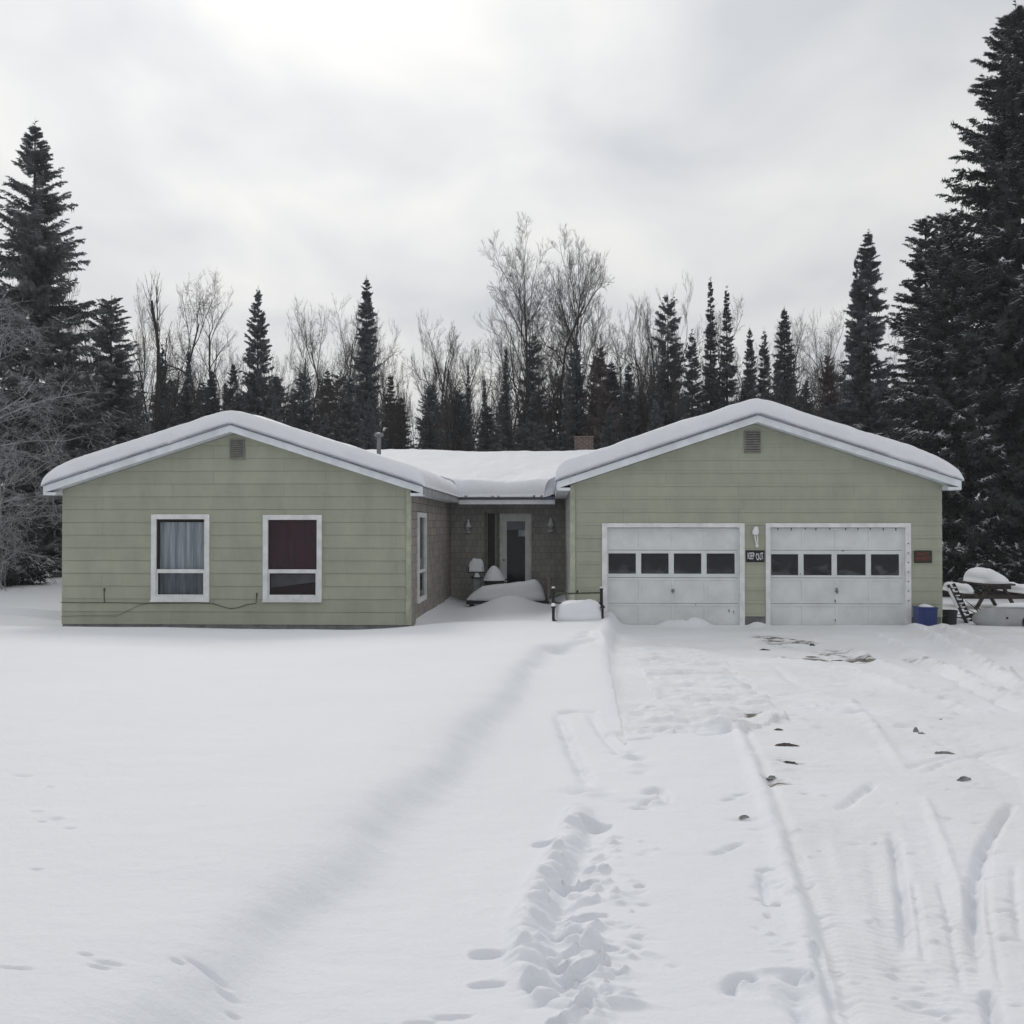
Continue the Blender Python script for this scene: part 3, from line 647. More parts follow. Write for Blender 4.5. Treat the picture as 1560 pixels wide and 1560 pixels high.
# eave soffits and side fascias
zLE = LZ - SL * (LE1 - LR); zGE = GZ - GSL * (GR - GE0)
mb = MB(); mb.box(LX1 + .02, LE1 - .002, -.02, 8.0, zLE - .165, zLE - .15); mb.box(GE0 + .002, GX0 - .002, -.02, 8.0, zGE - .165, zGE - .15); mb.build('soffit', M_fascia, house)
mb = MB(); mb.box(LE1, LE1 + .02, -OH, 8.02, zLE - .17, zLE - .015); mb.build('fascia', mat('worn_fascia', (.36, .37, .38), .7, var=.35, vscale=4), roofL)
mb = MB(); mb.box(GE0 - .02, GE0, -OH, 8.02, zGE - .17, zGE - .015); mb.build('fascia', M_fascia, roofG)
# connector roof
CE = 8.1; CRY = 12.5; CZ0 = 2.93; CSL = .285; CZ1 = CZ0 + CSL * (CRY - CE)
xl0 = LR + (LZ - CZ0) / SL; xr0 = GR - (GZ - CZ0) / GSL; xl1 = LR + (LZ - CZ1) / SL; xr1 = GR - (GZ - CZ1) / GSL
mb = MB()
mb.add([(xl0, CE, CZ0), (xr0, CE, CZ0), (xr1, CRY, CZ1), (xl1, CRY, CZ1), (xl0, CRY + 4.4, CZ0), (xr0, CRY + 4.4, CZ0)], [(0, 1, 2, 3), (3, 2, 5, 4)], 0)
mb.box(LE1 + .02, GE0 - .02, CE, CE + .02, CZ0 - .22, CZ0 - .09, 1)                   # white fascia
mb.box(LE1 + .02, GE0 - .02, CE + .02, CY, CZ0 - .22, CZ0 - .205, 1)
mb.box(LE1 + .02, GE0 - .02, CE - .025, CE + .03, CZ0 - .09, CZ0 + .0, 2)           # dark gutter line
roofC = mb.build('roof', [M_shingle, M_fascia, M_drip], house)
# chimney and flue pipe
chy = 13.5; cx0, cx1 = WX(876, chy), WX(904, chy)
mb = MB(); mb.box(cx0, cx1, chy, chy + .6, 3.5, WZ(667, chy)); mb.box(cx0 - .03, cx1 + .03, chy - .03, chy + .63, WZ(667, chy), WZ(667, chy) + .06)
chm = mb.build('chimney', M_brick, roofG)
fy = 6.5; fx = WX(577, fy); fz = WZ(660, fy)
mb = MB(); mb.tube([(fx, fy, 3.5), (fx, fy, fz - .08)], .06, 14); mb.lathe([(.09, -.06), (.14, -.02), (.11, .03), (.03, .05)], (fx, fy, fz - .02), 16)
mb.build('flue_pipe', M_galv, roofL, smooth=False)
# corner boards
mb = MB(); mb.box(GX0 - .005, GX0 + .10, -.045, -.018, WZ(938, 0), gwL.__call__(0) * 0 + GZ - .17 - GSL * (GR - GX0)); mb.build('corner_board', M_corner, house)
mb = MB(); mb.box(LX1 - .07, LX1 + .012, -.04, -.018, ZS, LZ - .17 - SL * (LX1 - LR)); mb.box(LX1 + .014, LX1 + .03, -.04, .09, ZS, 2.85); mb.build('corner_board', M_corner, house)
# gable vents
for (a, b, c, d_) in ((350, 373, 668, 699), (1134, 1159, 657, 691)):
    x0, x1, z0, z1 = WX(a, 0), WX(b, 0), WZ(d_, 0), WZ(c, 0)
    v = MB()
    for bx in ((x0, x0 + .025, z0, z1), (x1 - .025, x1, z0, z1), (x0 + .025, x1 - .025, z0, z0 + .025), (x0 + .025, x1 - .025, z1 - .025, z1)): v.box(bx[0], bx[1], -.045, -.003, bx[2], bx[3])
    vo = v.build('gable_vent', M_vent, house)
    v = MB(); v.box(x0 + .02, x1 - .02, -.018, -.017, z0 + .01, z1 - .01); v.build('backing', M_dark, vo)
    v = MB(); n = 8
    for i in range(n):
        z = z0 + .03 + (z1 - z0 - .06) * (i + .5) / n
        v.add([(x0 + .026, -.042, z - .018), (x1 - .026, -.042, z - .018), (x1 - .026, -.02, z + .018), (x0 + .026, -.02, z + .018), (x0 + .026, -.042, z - .024), (x1 - .026, -.042, z - .024)], [(0, 1, 2, 3), (0, 1, 5, 4)])
    v.build('slats', M_vent, vo)
# front windows
def curtain(x0, x1, z0, z1, y, amp, n, seed, taper=0):
    r = random.Random(seed); c = MB(); k = n * 8; vs = []
    ph = [r.uniform(0, 6) for _ in range(4)]
    for j in range(9):
        v = j / 8
        for i in range(k + 1):
            u = i / k; x = x0 + (x1 - x0) * u + .015 * math.sin(v * 2 + u * 9)
            yy = y + amp * (math.sin(u * n * 6.28 + ph[0]) * .6 + math.sin(u * n * 2.6 * 3 + ph[1]) * .4) * (.4 + .6 * (1 - v))
            vs.append((x, yy, z0 + (z1 - z0) * v))
    fs = [(j * (k + 1) + i, j * (k + 1) + i + 1, (j + 1) * (k + 1) + i + 1, (j + 1) * (k + 1) + i) for j in range(8) for i in range(k)]
    return c.add(vs, fs)
def window(op, pyrail, label):
    x0, x1, z0, z1 = op; zr0 = WZ(pyrail[1], 0); zr1 = WZ(pyrail[0], 0); fw = .085
    f = MB(); t = .055
    f.box(x0 - .055, x0 + t, -.05, .03, z0 - .05, z1 + .05); f.box(x1 - t, x1 + .055, -.05, .03, z0 - .05, z1 + .05)
    f.box(x0 + t, x1 - t, -.048, .03, z1 - t, z1 + .052); f.box(x0 + t, x1 - t, -.048, .03, z0 - .052, z0 + t)
    w = f.build('window', M_white, house, bevel=.006); w['label'] = label
    f = MB(); f.box(x0 + t, x1 - t, -.02, .028, zr0, zr1); f.box(x0 + t + .001, x0 + t + .03, -.015, .02, z0 + t, zr0); f.box(x1 - t - .03, x1 - t - .001, -.015, .02, z0 + t, zr0)
    f.box(x0 + t + .03, x1 - t - .03, -.015, .02, z0 + t, z0 + t + .028)
    f.build('sash', M_white, w, bevel=.004)
    for a, b, mg in ((z0 + t + .001, zr0, M_glassd), (zr1, z1 - t - .001, M_glass)):
        f = MB(); f.add([(x0 + t, .004, a), (x1 - t, .004, a), (x1 - t, .004, b), (x0 + t, .004, b)], [(0, 1, 2, 3)]); f.build('pane', mg, w)
    f = MB(); f.box(x0 - .06, x1 + .06, -.075, -.051, z0 - .075, z0 - .04); f.build('sill', M_white, w)
    return w
w1 = window(win1, (868, 874), 'window with a pale drawn curtain')
w2 = window(win2, (868, 874), 'window with a burgundy curtain')
cz = WZ(873, 0)
curtain(win1[0] + .06, win1[1] - .05, win1[2] + .05, win1[3] - .12, .16, .035, 4, 1).build('curtain', M_curt, w1, smooth=True)
curtain(win2[0] + .02, win2[1] - .02, cz - .04, win2[3] - .0, .14, .03, 3, 2).build('curtain', M_curtr, w2, smooth=True)
mb = MB(); a, b = win2[0] + .06, win2[1] - .06
mb.add([(a, .2, win2[2] + .22), (b, .2, win2[2] + .36), (b, .2, cz), (a, .2, cz - .02)], [(0, 1, 2, 3)]); mb.add([(a, .26, win2[2]), (b, .26, win2[2]), (b, .26, win2[2] + .36), (a, .26, win2[2] + .22)], [(0, 1, 2, 3)], 1)
mb.build('cloth', [M_sill, M_curtr], w2)
# side window
mb = MB(); y0, y1, z0, z1 = sw; X1 = LX1
for bb in ((y0 - .06, y0 + .05, z0 - .06, z1 + .06), (y1 - .05, y1 + .06, z0 - .06, z1 + .06), (y0 + .05, y1 - .05, z1 - .05, z1 + .06), (y0 + .05, y1 - .05, z0 - .06, z0 + .05), (y0 + .05, y1 - .05, 1.0, 1.06)):
    mb.box(X1 - .03, X1 + .05, *bb)
w3 = mb.build('window', M_white, house); w3['label'] = 'narrow-looking side window facing the courtyard'
mb = MB(); mb.add([(X1, y0 + .05, z0 + .05), (X1, y1 - .05, z0 + .05), (X1, y1 - .05, z1 - .05), (X1, y0 + .05, z1 - .05)], [(0, 1, 2, 3)]); mb.build('pane', M_glass, w3)
mb = MB(); mb.box(X1 - .06, X1 - .05, y0 + .1, y1 - .1, 1.1, z1 - .1); mb.build('blind', M_curt, w3)
# entry door
mb = MB(); x0, x1, z0, z1 = dr
mb.box(x0 - .05, x0 + .02, CY - .05, CY + .05, z0, z1 + .05); mb.box(x1 - .02, x1 + .05, CY - .05, CY + .05, z0, z1 + .05); mb.box(x0 + .02, x1 - .02, CY - .05, CY + .05, z1 - .02, z1 + .05)
mb.box(x0 - .05, x1 + .05, CY - .1, CY + .05, z0 - .15, z0)
mb.build('door_frame', mat('aged_door_frame', (.66, .67, .63), .7, var=.2, vscale=5), house)
gx0, gx1, gz0, gz1 = WX(772, CY), WX(800, CY), z0 + .12, WZ(794, CY)
mb = MB(); yd = CY + .0
mb.box(x0 + .02, gx0, yd, yd + .045, z0, z1 - .02); mb.box(gx1, x1 - .02, yd, yd + .045, z0, z1 - .02); mb.box(gx0, gx1, yd, yd + .045, gz1, z1 - .02); mb.box(gx0, gx1, yd, yd + .045, z0, gz0)
door = mb.build('door', mat('door_paint', (.70, .72, .70), .6, var=.1, vscale=4), house); door['label'] = 'entry door with one full-height glass pane'
mb = MB(); mb.add([(gx0, yd + .02, gz0), (gx1, yd + .02, gz0), (gx1, yd + .02, gz1), (gx0, yd + .02, gz1)], [(0, 1, 2, 3)]); mb.build('pane', M_glass, door)
mb = MB(); mb.box(gx0, gx1, yd + .06, yd + .07, gz1 - .26, gz1); mb.build('blind', M_blind, door)
mb = MB(); mb.box(WX(790, CY), gx1, yd + .08, yd + .09, gz1 - .46, gz1 - .27); mb.build('pale_panel', M_curt, door)  # small pale rectangle behind the upper right of the glass
mb = MB(); hx = x0 + .075; mb.tube([(hx, yd, 1.05), (hx, yd - .05, 1.05)], .012, 8); mb.lathe([(.012, 0), (.03, .012), (.03, .03), (.012, .04)], (hx, yd - .04, 1.05), 12, M=Matrix.Rotation(math.pi / 2, 4, 'X')); mb.build('handle', M_galv, door)
mb = MB(); sx0, sx1 = WX(743, CY), WX(754, CY); mb.box(sx0, sx1, CY - .03, CY - .013, .25, WZ(782, CY))
for i in range(18): mb.box(sx0 + .01, sx1 - .01, CY - .042, CY - .031, .3 + i * .115, .36 + i * .115)
mb.build('louvred_panel', mat('dark_louvre', (.045, .043, .042), .8, var=.3, vscale=9), house)
mb = MB(); mb.box(WX(757, CY), WX(761, CY), CY - .03, CY - .013, .2, WZ(781, CY)); mb.box(WX(738, CY), WX(742, CY), CY - .03, CY - .013, .25, WZ(780, CY)); mb.build('trim_board', mat('mossy_trim', (.20, .205, .17), .8, var=.3, vscale=6), house)
# garage doors
def garage_door(op, outer, panes, pyw, label, clips=False, marks=()):
    x0, x1, z0, z1 = op; zb = -.05; ox0, ox1, oz = WX(outer[0], 0), WX(outer[1], 0), WZ(797, 0)
    c = MB()
    c.box(ox0, x0 + .01, -.045, .11, zb - .1, oz); c.box(x1 - .01, ox1, -.045, .11, zb - .1, oz); c.box(x0 + .01, x1 - .01, -.044, .11, z1 - .01, oz)
    cs_ = c.build('door_casing', M_white, house, bevel=.006)
    each('stop_strip', [(x0 + .011, x0 + .04, .03, .085, zb, z1 - .011), (x1 - .04, x1 - .011, .03, .085, zb, z1 - .011)], M_door, cs_)
    yb = .06; rows = [zb, WZ(919, 0), WZ(880, 0), WZ(838, 0), z1 - .015]; a, b = x0 + .02, x1 - .02
    wz0, wz1 = WZ(pyw[1], 0), WZ(pyw[0], 0); ncol = 4
    g = MB(); cw = (b - a) / ncol
    for r in range(4):
        za, zb_ = rows[r] + .004, rows[r + 1] - .004
        if r != 2:
            g.box(a, b, yb + .014, yb + .05, za, zb_)                                     # panel skin
            g.box(a, b, yb, yb + .0139, za, za + .05); g.box(a, b, yb, yb + .0139, zb_ - .05, zb_)   # rails
            for k in range(ncol + 1):
                xx0 = a + k * cw - (.03 if 0 < k < ncol else (0 if k == 0 else .06)); xx1 = xx0 + .06
                g.box(xx0, xx1, yb, yb + .0138, za + .05, zb_ - .05)
        else:
            g.box(a, b, yb, yb + .05, za, wz0); g.box(a, b, yb, yb + .05, wz1, zb_)
            xs = [a] + [WX(q, 0) for p in panes for q in p] + [b]
            for k in range(0, len(xs), 2): g.box(xs[k], xs[k + 1], yb, yb + .05, wz0, wz1)
    d_ = g.build('garage_door', M_door, house, bevel=.004); d_['label'] = label
    for p in panes:
        q0, q1 = WX(p[0], 0), WX(p[1], 0)
        g = MB(); g.add([(q0, yb + .025, wz0), (q1, yb + .025, wz0), (q1, yb + .025, wz1), (q0, yb + .025, wz1)], [(0, 1, 2, 3)]); g.build('pane', M_glassrefl, d_)
    mid = (a + b) / 2
    g = MB(); hz = WZ(900, 0); g.lathe([(.035, 0), (.035, .012), (.014, .018), (.014, .05)], (mid, yb, hz), 12, M=Matrix.Rotation(math.pi / 2, 4, 'X')); g.box(mid - .012, mid + .012, yb - .06, yb - .05, hz - .05, hz + .05)
    g.build('handle', M_galv, d_)
    g = MB(); g.box(a, b, yb + .002, yb + .048, -.14, zb); g.build('bottom_seal', M_blackm, d_)
    if marks:
        each('scuff_mark', [(WX(px, 0) - w, WX(px, 0) + w, yb - .004, yb - .001, WZ(py, 0) - h, WZ(py, 0) + h) for (px, py, w, h) in marks], M_barkbit, d_)
    if clips:
        r = random.Random(3); bxs = []
        for i in range(10):
            xx = x0 + .2 + (x1 - x0 - .4) * i / 9 + r.uniform(-.04, .04); bxs.append((xx - .008, xx + .008, -.02, -.0, z1 - .05 - r.uniform(0, .03), z1 - .012))
        for i in range(7): bxs.append((x1 + .035, x1 + .06, -.056, -.046, .5 + i * .2, .52 + i * .2))
        each('cord_clip', bxs, M_barkbit, cs_)
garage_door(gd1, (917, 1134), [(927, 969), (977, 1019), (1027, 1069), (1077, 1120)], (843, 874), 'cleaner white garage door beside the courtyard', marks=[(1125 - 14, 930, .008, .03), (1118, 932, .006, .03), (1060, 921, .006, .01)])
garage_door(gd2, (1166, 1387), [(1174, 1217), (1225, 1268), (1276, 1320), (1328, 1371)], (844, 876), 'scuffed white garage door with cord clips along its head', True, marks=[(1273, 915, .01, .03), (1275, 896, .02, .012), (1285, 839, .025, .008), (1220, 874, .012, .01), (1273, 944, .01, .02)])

# ------------------------------------------------------------------ roof snow
def prof(d, r): t = np.clip(d / r, 0, 1); return (1 - (1 - t) ** 2.4) ** (1 / 2.4)
def edges(a, b, r, n, fine=14):
    e = r * (np.linspace(0, 1, fine) ** 1.8); return np.concatenate([a + e, np.linspace(a + r, b - r, n)[1:-1], (b - e)[::-1]])
def gable_snow(name, xr, zr, e0, e1, sl, y0, y1, T, r0, r1, label, seed, exag=.0):
    xs = edges(e0 - .05, e1 + .05, .5, 260, 24); ys = edges(y0 - .06, y1, .25, 90, 14)
    A, B = np.meshgrid(xs, ys)
    q = A - xr; rf = zr - sl * (np.sqrt(q * q + .18 ** 2) - .10)
    flat = zr - sl * np.abs(q)
    th = T * prof(A - (e0 - .05), r0) * prof(e1 + .05 - A, r1) * prof(B - (y0 - .06), .16)
    th = th * (1 + .11 * fbm(A * .9, B * .9, seed, 3)) + .016 * fbm(A * 4, B * 6, seed + 3, 4) * np.clip(th / .1, 0, 1)
    top = np.where(th > .05, rf, flat) + th + .004
    w = np.clip(th / .15, 0, 1); top = flat * (1 - w) + rf * w + th + .006
    top += .03 * np.exp(-(q / .5) ** 2) * 0
    fr_ = np.clip(1 - (B - (y0 - .06)) / .25, 0, 1); hh = np.clip(th / T, 0, 1)
    B = B - fr_ * (.035 * fbm(A * 1.7, hh * 3, seed + 7, 3) + .03 * np.sin(hh * 3.0)) * (hh > .02)
    V = np.stack([A, B, top], -1).reshape(-1, 3); n0, n1 = A.shape
    Vb = np.stack([A, B, flat + .004], -1).reshape(-1, 3)
    I = np.arange(n0 * n1).reshape(n0, n1); F = np.stack([I[:-1, :-1], I[:-1, 1:], I[1:, 1:], I[1:, :-1]], -1).reshape(-1, 4)
    off = n0 * n1; loop = np.concatenate([I[0, :], I[1:, -1], I[-1, -2::-1], I[-2:0:-1, 0]]); l2 = np.roll(loop, -1)
    S = np.stack([loop, l2, l2 + off, loop + off], 1)
    o = npmesh(name, np.concatenate([V, Vb]), np.concatenate([F, F[:, ::-1] + off, S]), M_snow, smooth=True)
    return tag(o, label, 'snow')
gable_snow('roof_snow', LR, LZ, LE0, LE1, SL, -OH, 16.9, .35, .75, .35, 'thick snow blanket on the left gable roof above the two front windows', 60)
gable_snow('roof_snow', GR, GZ, GE0, GE1, GSL, -OH, 16.9, .37, .3, 1.3, 'thick snow blanket on the garage gable roof at the right', 70)
# connector snow
ys = edges(CE - .08, CRY + 4.3, .3, 60, 14); us = np.linspace(0, 1, 70)
U, B = np.meshgrid(us, ys)
rz = np.where(B < CRY, CZ0 + CSL * (B - CE), CZ1 - CSL * (B - CRY))
rzs = CZ1 + .03 - CSL * (np.sqrt((B - CRY) ** 2 + .4 ** 2) - .2)
xl = LR + (LZ - rz) / SL - .05; xr_ = GR - (GZ - rz) / GSL + .05
A = xl + (xr_ - xl) * U
th = (.42 + .04 * np.sin(U * 7 + 1)) * prof(B - (CE - .08), .24) * (1 + .10 * fbm(A * .8, B * .8, 5, 3)) + .02 * fbm(A * 5, B * 5, 6, 3)
w = np.clip(th / .2, 0, 1)
top = rz * (1 - w) + np.minimum(rzs, rz + .03) * w + np.maximum(th, .004)
V = np.stack([A, B, top], -1).reshape(-1, 3); Vb = np.stack([A, B, rz + .003], -1).reshape(-1, 3); n0, n1 = A.shape
I = np.arange(n0 * n1).reshape(n0, n1); F = np.stack([I[:-1, :-1], I[:-1, 1:], I[1:, 1:], I[1:, :-1]], -1).reshape(-1, 4); off = n0 * n1
loop = np.concatenate([I[0, :], I[1:, -1], I[-1, -2::-1], I[-2:0:-1, 0]]); l2 = np.roll(loop, -1)
tag(npmesh('roof_snow', np.concatenate([V, Vb]), np.concatenate([F, F[:, ::-1] + off, np.stack([loop, l2, l2 + off, loop + off], 1)]), M_snow, smooth=True),
    'thick snow blanket on the low roof between the two gables', 'snow')

# ------------------------------------------------------------------ things fixed to the walls
def textmesh(s, size, sx=1.0):
    cu = bpy.data.curves.new('t', 'FONT'); cu.body = s; cu.size = size; cu.align_x = 'CENTER'; cu.align_y = 'CENTER'; cu.extrude = .001; cu.offset = size * .012
    o = bpy.data.objects.new('t', cu); COL.objects.link(o); dg = bpy.context.evaluated_depsgraph_get(); me = bpy.data.meshes.new_from_object(o.evaluated_get(dg))
    bpy.data.objects.remove(o); me.transform(Matrix.Diagonal((sx, 1, 1, 1)))
    return me
def sign(name, px0, px1, py0, py1, label, lines, board):
    x0, x1, z0, z1 = WX(px0, 0), WX(px1, 0), WZ(py1, 0), WZ(py0, 0); cx, cz = (x0 + x1) / 2, (z0 + z1) / 2
    t = empty(name, (cx, -.02, cz), label, 'sign')
    m = MB(); m.box(x0 - cx, x1 - cx, -.012, 0, z0 - cz, z1 - cz); m.build('board', board, t, bevel=.003)
    for s, size, dx, dz, sx, mt, rot in lines:
        me = textmesh(s, size, sx); me.materials.clear(); me.materials.append(mt); o = bpy.data.objects.new('lettering', me); COL.objects.link(o); o.parent = t
        o.location = (dx, -.0145, dz); o.rotation_euler = (math.pi / 2, rot, 0)
sign('keep_out_sign', 1136, 1164, 838, 856, 'small black sign reading KEEP OUT in white, below the lamp between the garage doors',
     [('KEEP', .20, -.092, .0, .335, M_signw, 0), ('OUT', .205, .095, -.012, .37, M_signw, -.16)], M_signb)
sign('private_property_sign', 1391.5, 1419, 838, 857, 'small dark sign with faded red lettering right of the garage doors',
     [('PRIVATE', .10, 0, .052, .66, M_signr, 0), ('PROPERTY', .10, 0, -.045, .68, M_signr, 0)], mat('sign_dark_olive', (.035, .038, .028), .6, var=.3, vscale=20))
def lantern(px, pyt, pyb, Y, label):
    x = WX(px, Y); z1, z0 = WZ(pyt, Y), WZ(pyb, Y); h = z1 - z0
    t = empty('wall_lantern', (x, Y - .02, z0), label, 'lamp', 'white lanterns beside the entry door')
    m = MB(); m.box(-.04, .04, -.02, 0, h * .2, h * .6); m.tube([(0, -.02, h * .5), (0, -.07, h * .62), (0, -.11, h * .5)], .009, 6); m.build('bracket', M_lampw, t)
    m = MB(); m.lathe([(.10, h * .42), (.085, h * .5), (.05, h * .75), (.03, h * .86), (.022, h)], (0, -.11, 0), 12); m.build('lantern_cap', M_lampw, t)
    m = MB(); m.lathe([(.055, h * .1), (.07, h * .41)], (0, -.11, 0), 8); m.build('lamp_glass', M_glass, t)
    m = MB(); m.lathe([(.03, 0), (.085, h * .04), (.08, h * .09), (.05, h * .1)], (0, -.11, 0), 12)
    for k in range(4):
        a = k * math.pi / 2 + .78; m.tube([(.058 * math.cos(a), -.11 + .058 * math.sin(a), h * .1), (.074 * math.cos(a), -.11 + .074 * math.sin(a), h * .42)], .006, 5)
    m.lathe([(.014, h * .1), (.018, h * .3), (.005, h * .38)], (0, -.11, 0), 8)
    m.build('lantern_cage', M_lampw, t)
lantern(714, 791, 812, CY, 'white lantern on the shingle wall left of the entry door')
lantern(839, 789, 810, CY, 'white lantern on the shingle wall right of the entry door')
z1 = WZ(801, 0); x = WX(1150, 0)
t = empty('security_light', (x, -.02, z1 - .3), 'broken white light fixture hanging on the green wall between the garage doors', 'lamp')
m = MB(); m.lathe([(.03, 0), (.065, .02), (.07, .08), (.045, .17), (.02, .19)], (-.01, -.07, .1), 14, M=Matrix.Rotation(.12, 4, 'Y')); m.build('lamp_housing', M_lampw, t, smooth=True)
m = MB(); m.tube([(-.02, -.06, .12), (.01, -.06, -.06), (.02, -.06, -.12)], .014, 8); m.tube([(.035, -.06, .13), (.045, -.06, 0), (.04, -.06, -.11)], .012, 8); m.lathe([(.02, -.16), (.034, -.13), (.03, -.09)], (.03, -.06, 0), 10)
m.build('prong', M_lampw, t, smooth=True)
m = MB(); m.lathe([(.05, 0), (.05, .015)], (0, -.003, .2), 14, M=Matrix.Rotation(math.pi / 2, 4, 'X')); m.build('mounting_plate', M_blackm, t)
def wallpts(P, y=-.03): return [W(a, b, y) for a, b in P]
t = empty('wall_cable', (0, 0, 0), 'thin dark green cable strung low across the left gable wall', 'cable'); t.location = W(95, 918, -.03)
m = MB(); L0 = t.location.copy()
def rel(P, o=L0): return [p - o for p in P]
m.tube(rel(wallpts([(92, 917.5), (120, 918.3), (160, 918), (200, 918.6), (225, 919), (300, 918.5), (325, 919.5), (338, 924), (350, 927), (362, 926), (376, 921), (390, 919), (391, 906)])), .0075, 6)
m.tube(rel(wallpts([(159, 918), (158.5, 905), (159, 899)])), .009, 6); m.tube(rel(wallpts([(158.7, 900), (159, 896)])), .016, 6); m.tube(rel(wallpts([(391, 908), (391.2, 903)])), .013, 6)
m.build('cable_run', mat('green_cable', (.04, .055, .04), .6), t)
m = MB(); m.tube(rel(wallpts([(93, 939), (130, 938), (178, 938.5), (195, 930), (212, 922), (225, 919.5)])), .005, 6); m.build('loose_strand', mat('green_cable_pale', (.12, .14, .11), .6), t)

# ------------------------------------------------------------------ snow caps
def snow_cap(name, c, lx, ly, hf, label, rz=0, n=40, mat_=None, noise=.02, sq=3.0):
    u = np.linspace(-1, 1, n); U, Vv = np.meshgrid(np.sign(u) * np.abs(u) ** .75, np.sign(u) * np.abs(u) ** .75)
    # square -> superellipse plan
    r = (np.abs(U) ** sq + np.abs(Vv) ** sq) ** (1 / sq); mxr = np.maximum(np.abs(U), np.abs(Vv)); k = np.where(r > 1e-6, mxr / np.maximum(r, 1e-6), 1)
    A = U * k; B = Vv * k; rad = (np.abs(A) ** sq + np.abs(B) ** sq) ** (1 / sq)
    e = (1 - np.clip(rad, 0, 1) ** 5) ** (.5)
    h = hf(A, B) * e * (1 + noise * 3 * fbm(A * 2 + c[0], B * 2 + c[1], 3, 3)) + .003
    V = np.stack([A * lx / 2, B * ly / 2, h], -1).reshape(-1, 3); Vb = V.copy(); Vb[:, 2] = 0
    I = np.arange(n * n).reshape(n, n); F = np.stack([I[:-1, :-1], I[:-1, 1:], I[1:, 1:], I[1:, :-1]], -1).reshape(-1, 4); off = n * n
    loop = np.concatenate([I[0, :], I[1:, -1], I[-1, -2::-1], I[-2:0:-1, 0]]); l2 = np.roll(loop, -1)
    o = npmesh(name, np.concatenate([V, Vb]), np.concatenate([F, F[:, ::-1] + off, np.stack([loop, l2, l2 + off, loop + off], 1)]), mat_ or M_snow, smooth=True)
    o.location = c; o.rotation_euler.z = rz
    return tag(o, label, 'snow')

# long low patio bench in the courtyard
by = 7.2; bx0, bx1 = WX(712, by), WX(837, by); bc = (bx0 + bx1) / 2; bw = bx1 - bx0; gzb = gz(bc, by) - .12
seatz = WZ(914, by)
t = empty('patio_bench', (bc, by, gzb), 'long low dark bench with a grey end board buried in snow before the entry door', 'bench')
m = MB(); m.box(-bw / 2, bw / 2, -.38, .38, seatz - gzb - .10, seatz - gzb); m.build('seat', M_blackm, t, bevel=.01)
for sx in (-1, 1):
    for sy in (-1, 1):
        m = MB(); m.box(sx * (bw / 2 - .12) - .04, sx * (bw / 2 - .12) + .04, sy * .3 - .04, sy * .3 + .04, -.1, seatz - gzb - .1); m.build('leg', M_blackm, t)
m = MB(); zt = WZ(881, by) - gzb
m.box(bw / 2 - .05, bw / 2, -.37, .37, seatz - gzb, zt)
for i in range(5): m.box(bw / 2 - .053, bw / 2 + .003, -.372, .372, seatz - gzb + .03 + i * .12, seatz - gzb + .036 + i * .12)
m.box(bw / 2 - .20, bw / 2 - .05, .30, .37, seatz - gzb, zt - .02)
m.build('end_board', M_greyw, t, bevel=.006)
snow_cap('bench_snow', (bc - .06, by, seatz + .002), bw - .10, .78, lambda A, B: .46 + .13 * np.clip(A, -1, .75) - .22 * np.clip(-A - .62, 0, 1) * 2 + .09 * np.exp(-((A - .78) / .2) ** 2) - .05 * np.exp(-((A + .1) / .3) ** 2) * 0, 'long rounded snow mound lying on the patio bench', noise=.02)
# pedestal ornament and kettle grill behind it
py_ = 8.3; pxc = WX(726, py_); g0 = gz(pxc, py_)
t = empty('pedestal_planter', (pxc, py_, g0), 'pale stacked pedestal planter under the left lantern', 'planter')
za = WZ(893, py_) - g0; zb_ = WZ(880, py_) - g0; zc_ = WZ(871, py_) - g0
m = MB(); m.lathe([(.16, -.2), (.14, 0), (.115, za), (.12, zb_ - .03)], n=18); m.build('column', mat('pale_stone', (.36, .37, .38), .8, var=.2), t, smooth=False)
m = MB(); m.lathe([(.12, zb_ - .03), (.17, zb_ - .01), (.17, zb_ + .02), (.12, zb_ + .03), (.05, zb_ + .1), (.05, zc_ - .02)], n=18); m.build('collar', M_blackm, t)
m = MB(); m.box(-.26, .24, -.2, .2, zc_ - .03, zc_ + .0); m.box(-.235, .2, -.17, .17, zc_, zc_ + .14); m.build('tray', M_blackm, t, bevel=.01)
snow_cap('planter_snow', (pxc - .01, py_, g0 + zc_ + .002), .46, .4, lambda A, B: .37 - .05 * (A < -.45), 'block of snow standing on the pedestal planter', sq=5)
snow_cap('planter_snow', (pxc + .02, py_ - .16, g0 + zb_ + .02), .2, .18, lambda A, B: .2 * (1.05 - np.sqrt(np.clip(A * A + B * B, 0, 1))), 'small pointed snow cap on the planter collar', sq=2)
kx = WX(753, 8.0); g0 = gz(kx, 8.0)
t = empty('kettle_grill', (kx, 8.0, g0), 'round black kettle grill under snow just left of the entry door', 'grill')
kz = WZ(886, 8.0) - g0
m = MB(); m.lathe([(.06, kz - .22), (.2, kz - .17), (.28, kz - .06), (.3, kz)], n=24); m.build('bowl', M_blackm, t, smooth=True)
m = MB(); m.lathe([(.305, kz), (.29, kz + .1), (.22, kz + .19), (.1, kz + .24), (.02, kz + .25)], n=24); m.build('lid', M_blackm, t, smooth=True)
for k in range(3):
    a = k * 2.094 + .5; m = MB(); m.tube([(.17 * math.cos(a), .17 * math.sin(a), kz - .15), (.3 * math.cos(a), .3 * math.sin(a), -.1)], .014, 8); m.build('leg', M_blackm, t)
m = MB(); m.tube([(.29, 0, kz + .04), (.40, 0, kz + .07), (.40, 0, kz - .02), (.30, 0, kz - .03)], .018, 8); m.build('handle', M_blackm, t)
